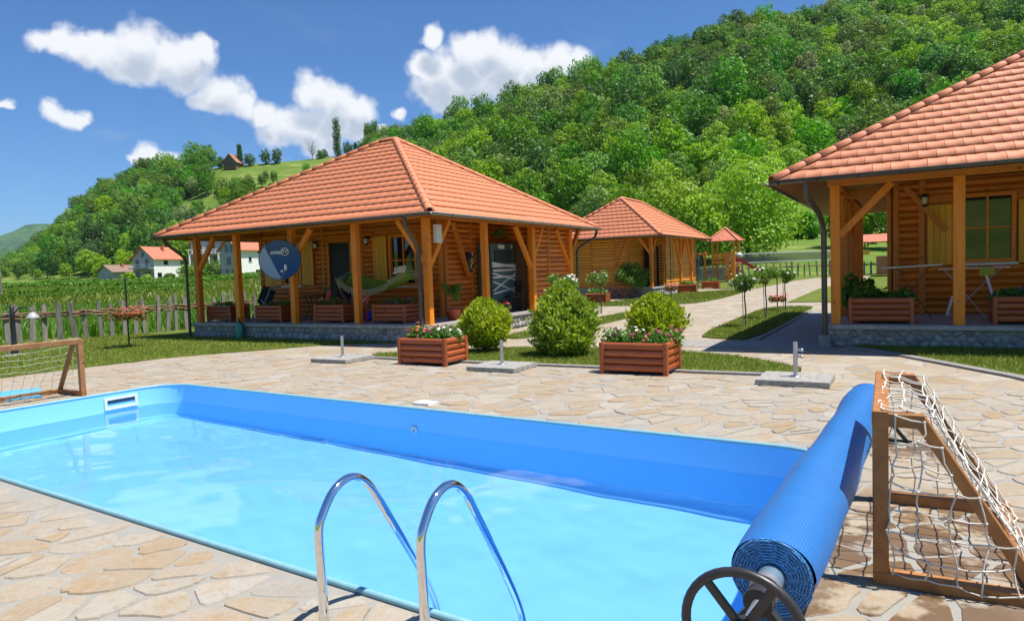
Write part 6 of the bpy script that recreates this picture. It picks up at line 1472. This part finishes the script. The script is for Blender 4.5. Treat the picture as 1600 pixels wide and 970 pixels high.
picket_fence('weathered grey picket fence woven with branches along the left lawn', [(-24.2, 4.0), (-23.5, 8.0), (-23.2, 11.1), (-22.4, 11.95), (-21.98, 13.9), (-22.0, 15.0), (-22.3, 18.5), (-23.0, 23.5), (-23.6, 27)], .37, 1.26, .15, 5, .86, 4)
picket_fence('far row of low pale pickets behind the sports net', [(-24, 60), (-12.5, 63), (-6, 66.5), (6, 72)], .55, 1.35, .16, 6, .9, 2, rr_=.03)
t = thing('garden_lamp', 'black lamp post with a curved arm by the left fence', 'lamp', (-19.2, 8.45, 0)); b = MB(); b.lathe((0, 0, 0), [(0, .02), (.09, .02), (.085, .12), (.06, .16), (.055, .95), (.065, 1.0), (.05, 1.05), (.045, 1.24), (0, 1.27)], 14); b.build('post', M_BLACK, t, False)
b = MB(); b.tube([V(.0, 0, 1.0), V(.12, .1, 1.18), V(.26, .22, 1.2), V(.34, .29, 1.08)], .018, 8); b.build('arm', M_BLACK, t, False); b = MB(); b.lathe((.35, .30, .93), [(.14, 0), (.12, .05), (.05, .13), (0, .15)], 16); b.build('shade', plain('lamp_shade_grey', (.4, .4, .4), .4), t, False)
b = MB(); b.lathe((0, 0, 0), [(.25, 0), (.24, .05), (0, .06)], 9); b.build('base_stone', M_COBBLE, t, False)
def flower_pole(label, loc, H, zb, seed, r=.26, trail=True):
    t = thing('flower_pole', label, 'flower stand', loc); b = MB(); b.tube([V(0, 0, 0), V(0, 0, H)], .020, 8); b.ball((0, 0, H), .035, 8); b.build('pole', M_BLACK, t, False); rng = np.random.default_rng(seed)
    b = MB(); b.lathe((0, 0, zb - .12), [(.03, 0), (r * .7, .03), (r, .15), (r * .96, .15), (.03, .1)], 14); b.build('basket', M_TERRA, t, False)
    P = lobes_crown([(math.cos(a) * r * .9, math.sin(a) * r * .9, zb + .06 - (.07 if trail else 0), r * .5) for a in np.linspace(0, 5.5, 7)], 60, .07, rng); link('leaves', quads_mesh('leaves', P, leafmat('reddish_leaf', (.10, .13, .02), (.22, .16, .05), (.40, .10, .06))), t)
    b = MB(); C = rng.normal(size=(26, 3)) * (r * .8, r * .8, .05) + (0, 0, zb + .13); blossoms(b, C, [(.2, -.5, .8)] * 26, .035, rng); b.build('blossoms', P_ROSE, t, False); return t
flower_pole('thin pole with a wide trailing flower basket on the left lawn', (-17.7, 10.45, .02), 1.8, .90, 3, .42)
flower_pole('tall thin pole with a low flower bowl before the farther cabin', (-9.37, 30.94, .06), 3.0, .60, 4, .22)
flower_pole('low pole with a red flower basket between the standard roses', (-4.05, 26.35, .02), 1.05, .32, 5, .24)
t = thing('stick_railing', 'low rustic railing of crossed reddish sticks under the farther cabin wall', 'railing', (-12.8, 33.0, gz(-12.8, 33))); rr = random.Random(8)
for k in range(11): x = -.75 + k * .15; b = MB(); s_ = .18 if k % 2 else -.2; b.bar((x - s_, rr.uniform(-.06, .06), 0), (x + s_, rr.uniform(-.06, .06), rr.uniform(.5, .72)), .05); b.build('stick', M_PLANT, t, False)
b = MB(); b.bar((-.85, 0, .55), (.85, 0, .58), .06); b.build('rail', M_PLANT, t, False)
chair('garden_chair', 'dark chair on the farther cabin porch by its open door', (-11.75, 34.6, F3), .4, M_BLACK)

# ---------------------------------------------------------------- playground and sports net
def tower():
    cx, cy = -11.95, 53.7; z0 = gz(cx, cy); t = thing('play_tower', 'wooden climbing tower with a small red pyramid roof and a red slide', 'play tower', (cx, cy, z0))
    for sx in (-.8, .8):
        for sy in (-.8, .8): b = MB(); b.bar((sx, sy, 0), (sx, sy, 3.25), .13, up=(0, 1, 0)); b.build('post', M_POST, t, False)
    b = MB(); e = 1.15; A = V(0, 0, 4.15); c = [V(-e, -e, 3.15), V(e, -e, 3.15), V(e, e, 3.15), V(-e, e, 3.15)]
    for i in range(4): b.add([c[i], c[(i+1) % 4], A], [(0, 1, 2)])
    b.add(c, [(3, 2, 1, 0)]); rf = b.build('roof', M_FARROOF, t, False)
    for i in range(4): b = MB(); b.tube([c[i] + V(0, 0, .03), A + V(0, 0, .03)], .06, 6); b.build('ridge_cap', M_TILE, rf, False)
    b = MB(); b.box((0, 0, 1.3), (1.7, 1.7, .08)); b.build('deck', M_BEAM, t, False)
    for z in (1.55, 1.85, 2.1): b = MB(); b.bar((-.8, -.82, z), (.3, -.82, z), .03, .2); b.bar((-.82, -.8, z), (-.82, .8, z), .03, .2); b.build('side_board', M_POST, t, False)
    b = MB(); b.bar((.45, -.95, 0), (.45, -.86, 2.3), .6, .05, up=(0, 1, 0)); w = b.build('climbing_wall', M_POST, t, False); rr = random.Random(2)
    for k in range(10): b = MB(); b.ball((.45 + rr.uniform(-.22, .22), -.97 + .004 * k, .2 + k * .21), .075, 7, sq=(1, .6, .8)); b.build('hold', rr.choice([M_WHITE, M_BLACK, M_PAPER]), w, False)
    b = MB(); p, q = V(.8, .0, 1.75), V(3.1, .5, .25); b.bar(p, q, .5, .05); b.bar(p + V(-.1, .27, .08), q + V(-.1, .27, .08), .05, .2); b.bar(p + V(.1, -.27, .08), q + V(.1, -.27, .08), .05, .2); b.build('slide', M_REDP, t, False)
    b = MB(); b.ball((1.0, -.1, 2.0), .3, 10, sq=(1, 1, .8)); b.build('slide_cover', plain('clear_plastic', (.45, .47, .48), .3), t, False)
tower()
t = thing('garden_swing', 'wooden garden swing stand left of the climbing tower', 'swing frame', (-14.4, 54.2, gz(-14.4, 54.2)))
for x in (-.45, .75): b = MB(); b.bar((x, 0, 0), (x, 0, 2.45), .14, up=(0, 1, 0)); b.build('post', M_POST, t, False)
b = MB(); b.bar((-.75, 0, 2.2), (1.0, 0, 2.2), .16, ch=.02); b.build('crossbar', M_POST, t, False)
for x in (-.2, .05, .3): b = MB(); b.tube([V(x, 0, 2.15), V(x, 0, .5)], .05, 6); b.build('rope', M_GREYW, t, False)
def wallpanels():
    t = thing('stone_wall', 'pale stone garden wall behind the climbing tower', 'wall', (-16, 57, gz(-16, 57))); rng = np.random.default_rng(4)
    b = MB(); b.box((0, 0, .55), (9, .3, 1.15)); b.build('wall', M_MORTAR, t, False)
    for r in range(4):
        x = -4.4
        while x < 4.3: w = rng.uniform(.3, .7); bb = MB(); bb.box((x + w / 2, -.16, .15 + r * .28), (w - .03, .08, .25)); bb.build('stone', M_COBBLE, t, False); x += w
wallpanels()
def sports_net():
    A, Bp = V(-12.5, 57.4, 0), V(-3.5, 62.9, 0); d = (Bp - A).normalized(); n = V(-d.y, d.x, 0); L = (Bp - A).length; t = thing('sports_net', 'long grey sports net with white edges stretched before the pasture', 'net', (A.x, A.y, 0))
    m = plain('net_grey', (.12, .12, .13), .9); zt, zb = 2.44, 1.72; b = MB()
    k = 0.0
    while k < L: p = A + d * k; b.bar(p + V(0, 0, zb), p + V(0, 0, zt), .028, .02, up=n); k += .085
    for i in range(1, 8): z = zb + (zt - zb) * i / 8; b.bar(A + V(0, 0, z) + n * .003, Bp + V(0, 0, z) + n * .003, .02, .028)
    b.build('mesh', m, t)
    b = MB(); b.bar(A + V(0, 0, zt), Bp + V(0, 0, zt + .05), .03, .07); b.build('top_tape', M_WHITE, t); b = MB(); b.bar(A + V(0, 0, zb), Bp + V(0, 0, zb + .05), .03, .06); b.build('bottom_tape', M_WHITE, t)
    for P in (A, Bp): b = MB(); b.tube([P + V(0, 0, 0), P + V(0, 0, 2.6)], .05, 8); b.build('post', M_STEEL, t)
sports_net()
def shelter():
    t = thing('picnic_shelter', 'open picnic shelter with a long low red roof seen through the right porch', 'shelter', (-1.5, 68.5, .4)); b = MB(); b.add([(-3.2, -1.6, 2.75), (3.5, -1.6, 2.75), (3.5, .2, 3.45), (-3.2, .2, 3.45), (3.5, 2, 2.75), (-3.2, 2, 2.75)], [(0, 1, 2, 3), (3, 2, 4, 5), (0, 3, 5), (1, 4, 2)]); b.build('roof', M_FARROOF, t, False)
    for x in (-2.4, .2, 2.6):
        for y in (-1.3, 1.7): b = MB(); b.bar((x, y, 0), (x, y, 2.8), .14, up=(0, 1, 0)); b.build('post', M_POST, t, False)
    b = MB(); b.box((-.4, 0, .75), (4.4, .8, .06)); b.build('table', M_GOAL, t, False); b = MB(); b.bar((-3.0, -1.45, 1.8), (-1.2, -1.45, 1.8), .05, .3); b.build('sign_board', M_SHUT, t, False)
shelter()
t = thing('brick_grill', 'square brick grill standing before the picnic shelter', 'grill', (-1.45, 62.0, .38)); 
b = MB(); b.box((0, 0, .75), (1.1, .8, 1.5)); bd = b.build('body', plain('grill_mortar', (.35, .28, .22), .9), t, False)
for r in range(9):
    for k in range(4): b = MB(); b.box((-.42 + k * .28 + (.07 if r % 2 else -.05), -.405, .1 + r * .16), (.25, .05, .13)); b.build('brick', plain('brick', (.42, .15, .06), .85), bd, False)
t = thing('flower_pot', 'small red flower pot on the path seen through the right porch', 'flower pot', (-1.95, 38, gz(-1.95, 38))); b = MB(); b.lathe((0, 0, 0), [(0, 0), (.2, 0), (.28, .4), (.24, .4), (0, .35)], 14); b.build('pot', M_TERRA, t, False)

# ---------------------------------------------------------------- houses across the valley
def house(label, loc, rz, W_, D_, H_, rise, wallm, windows, gable_m=None, roofm=None, extra=None):
    """gabled house: local -y is the gable front, +x the long side"""
    t = thing('house', label, 'house', loc, None, rz); b = MB(); w, d = W_ / 2, D_ / 2
    vs = [(-w, -d, -1), (w, -d, -1), (w, d, -1), (-w, d, -1), (-w, -d, H_), (w, -d, H_), (w, d, H_), (-w, d, H_), (0, -d, H_ + rise), (0, d, H_ + rise)]
    b.add(vs, [(1, 2, 6, 5), (3, 0, 4, 7)], 0); b.add(vs, [(0, 1, 5, 8, 4), (2, 3, 7, 9, 6)], 1); b.build('wall', [wallm, gable_m or wallm], t, False)
    o = .6; b = MB(); k = rise / w; 
    for s_ in (-1, 1):
        q = [(s_ * (w + o), -d - o, H_ - o * k), (s_ * (w + o), d + o, H_ - o * k), (0, d + o, H_ + rise), (0, -d - o, H_ + rise)]
        b.add([(x, y, z + .22) for x, y, z in q] + [(x, y, z + .05) for x, y, z in q], [(0, 1, 2, 3) if s_ > 0 else (3, 2, 1, 0), (7, 6, 5, 4) if s_ > 0 else (4, 5, 6, 7)] + [(i, 4 + i, 4 + (i+1) % 4, (i+1) % 4) for i in range(4)])
    rf = b.build('roof', roofm or M_FARROOF, t, False); b = MB(); b.box((w * .35, d * .2, H_ + rise * .9), (.6, .6, 1.6)); b.build('chimney', MATS['brick'], rf, False)
    for face, u, z, ww, hh in windows:
        b = MB(); g = MB(); f = MB()
        if face == 'g': b.box((u, -d - .01, z), (ww, .08, hh)); f.box((u, -d - .03, z - hh / 2 - .06), (ww + .3, .16, .12))
        else: b.box((w + .01, u, z), (.08, ww, hh)); f.box((w + .03, u, z - hh / 2 - .06), (.16, ww + .3, .12))
        wn = b.build('window', M_GLASS, t, False); f.build('sill', M_RENDERG, wn, False)
    if extra: extra(t, w, d)
    return t
def balcony(t, w, d, z=2.9):
    b = MB(); b.box((0, -d - .7, z), (w * 2, 1.4, .22)); b.build('balcony', M_RENDERG, t, False); b = MB()
    for k in range(12): b.bar((-w + .1 + k * (2 * w - .2) / 11, -d - 1.35, z + .1), (-w + .1 + k * (2 * w - .2) / 11, -d - 1.35, z + 1.0), .06)
    b.bar((-w, -d - 1.35, z + 1.02), (w, -d - 1.35, z + 1.02), .08); b.build('railing', M_RENDERW, t, False)
def hz(xe, d): x, y = P2(xe, d); return x, y, tz(x, y) - .1
bear = lambda x, y: math.atan2(-x, -y)
def hrot(x, y, off): return math.atan2(-y, -x) + PI / 2 + off      # gable turned towards the terrace, then off
x, y, z = hz(250, 172); house('white house with grey gable and red roof left of the cabin porch', (x, y, z), hrot(x, y, -.80), 6.6, 8.4, 5.4, 2.7, M_RENDERW, [('g', -2.0, 1.2, 1.2, 2.0), ('g', 1.3, 1.2, 1.7, 1.9), ('g', -1.8, 4.2, 1.1, 1.8), ('g', 1.2, 4.2, 1.1, 1.8), ('g', 0, 6.4, .9, 1.3), ('s', -.5, 4.3, 1.3, 1.0), ('s', -2.6, 1.2, 1.3, 1.2)], M_RENDERG, None, balcony)
x, y, z = hz(385, 152); house('white three storey house between the two left porch posts', (x, y, z), hrot(x, y, -.85), 5.4, 7.6, 6.0, 2.4, M_RENDERW, [('g', -.9, 1.0, .9, 1.4), ('g', .9, 1.0, .9, 1.4), ('g', -.2, 3.4, 1.3, 1.6), ('g', -.8, 6.1, .9, 1.6), ('g', .8, 6.1, .9, 1.6), ('s', -.6, 3.7, .7, .9), ('s', 2.2, 5.6, 1.2, 1.0), ('s', 1.6, .9, 1.6, 1.0)], M_RENDERG)
def porch_b(t, w, d):
    b = MB(); b.box((0, -d - 1.2, 3.0), (w * 2, 2.4, .25)); b.build('balcony', M_RENDERG, t, False)
    for k in range(4): b = MB(); b.bar((-w + .3 + k * (2 * w - .6) / 3, -d - 2.2, -.5), (-w + .3 + k * (2 * w - .6) / 3, -d - 2.2, 3.0), .35, up=(0, 1, 0)); b.build('column', M_RENDERW, t, False)
    b = MB()
    for k in range(9): b.bar((-w + .1 + k * (2 * w - .2) / 8, -d - 2.3, 3.1), (-w + .1 + k * (2 * w - .2) / 8, -d - 2.3, 4.0), .12)
    b.bar((-w, -d - 2.3, 4.05), (w, -d - 2.3, 4.05), .14); b.build('railing', M_RENDERW, t, False)
x, y, z = hz(334, 182); house('unfinished grey house with pillared porch behind the white one', (x, y, z + 2.2), hrot(x, y, -.25), 7.6, 8, 6.0, 2.6, M_RENDERG, [('g', -2.2, 1.3, 1.8, 2.2), ('g', .2, 1.3, 1.4, 2.2), ('g', 2.5, 1.3, 1.6, 2.2), ('g', -1.6, 4.7, 1.2, 1.4), ('g', 1.6, 4.7, 1.2, 1.4)], None, None, porch_b)
x, y, z = hz(188, 180); house('small low grey barn half hidden by trees left of the white house', (x, y, z), hrot(x, y, -.9), 5, 7, 2.4, 1.5, M_RENDERG, [('s', 0, 1.2, 1.2, 1.0)], None, plain('old_tiles', (.23, .15, .11), .85))
x, y, z = hz(378, 322); house('tiny brown roofed house on the grassy ridge between two trees', (x, y, z), hrot(x, y, -.5), 6, 7, 2.6, 3.4, plain('brown_timber', (.20, .12, .07), .8), [('g', 0, 1.5, 1.2, 1.2)], None, plain('brown_roof', (.33, .15, .10), .8))
for xe, d, R, H, sd, lab in ((300, 160, 2.8, 3.0, 91, 'dark vine covered hedge clump right of the white house'), (318, 158, 2.6, 3.6, 92, 'rounded green shrub below the unfinished grey house'), (338, 156, 2.8, 3.8, 93, 'broad shrub left of the three storey house'), (205, 166, 1.8, 1.8, 94, 'low bush before the small grey barn'), (268, 164, 1.6, 1.3, 95, 'low bush before the white house side wall'), (232, 165, 1.5, 1.2, 96, 'low bush under the white house gable')):
    x, y, z = hz(xe, d); tree('garden_shrub', lab, (x, y, z), L_FOREST if sd % 2 else L_BRIGHT, R, H, .1, 12, 110, .40, sd, cat='bush')
x, y = P2(4, 70); t = thing('utility_pole', 'thin grey wooden utility pole at the left picture edge', 'pole', (x, y, tz(x, y))); b = MB(); b.tube([V(0, 0, -.3), V(.05, 0, 7.2)], [.13, .09], 8); b.build('pole', M_GREYW, t, False); b = MB(); b.bar((-.5, 0, 6.7), (.6, 0, 6.7), .09); b.build('crossarm', M_GREYW, t, False)

# ---------------------------------------------------------------- the summer air of the valley
b = MB(); b.box2((-5200, -900, -9), (3600, 5200, 400)); hz_ = b.build('haze', bpy.data.materials.new('haze'), kind='stuff'); m = hz_.data.materials[0]; m.use_nodes = True; t = NT(m.node_tree); t.n.clear()
o = t.add('ShaderNodeOutputMaterial'); v = t.add('ShaderNodeVolumePrincipled'); v.inputs['Density'].default_value = 0.000055; v.inputs['Color'].default_value = (.62, .78, 1.0, 1); t.l.new(v.outputs[0], o.inputs['Volume'])
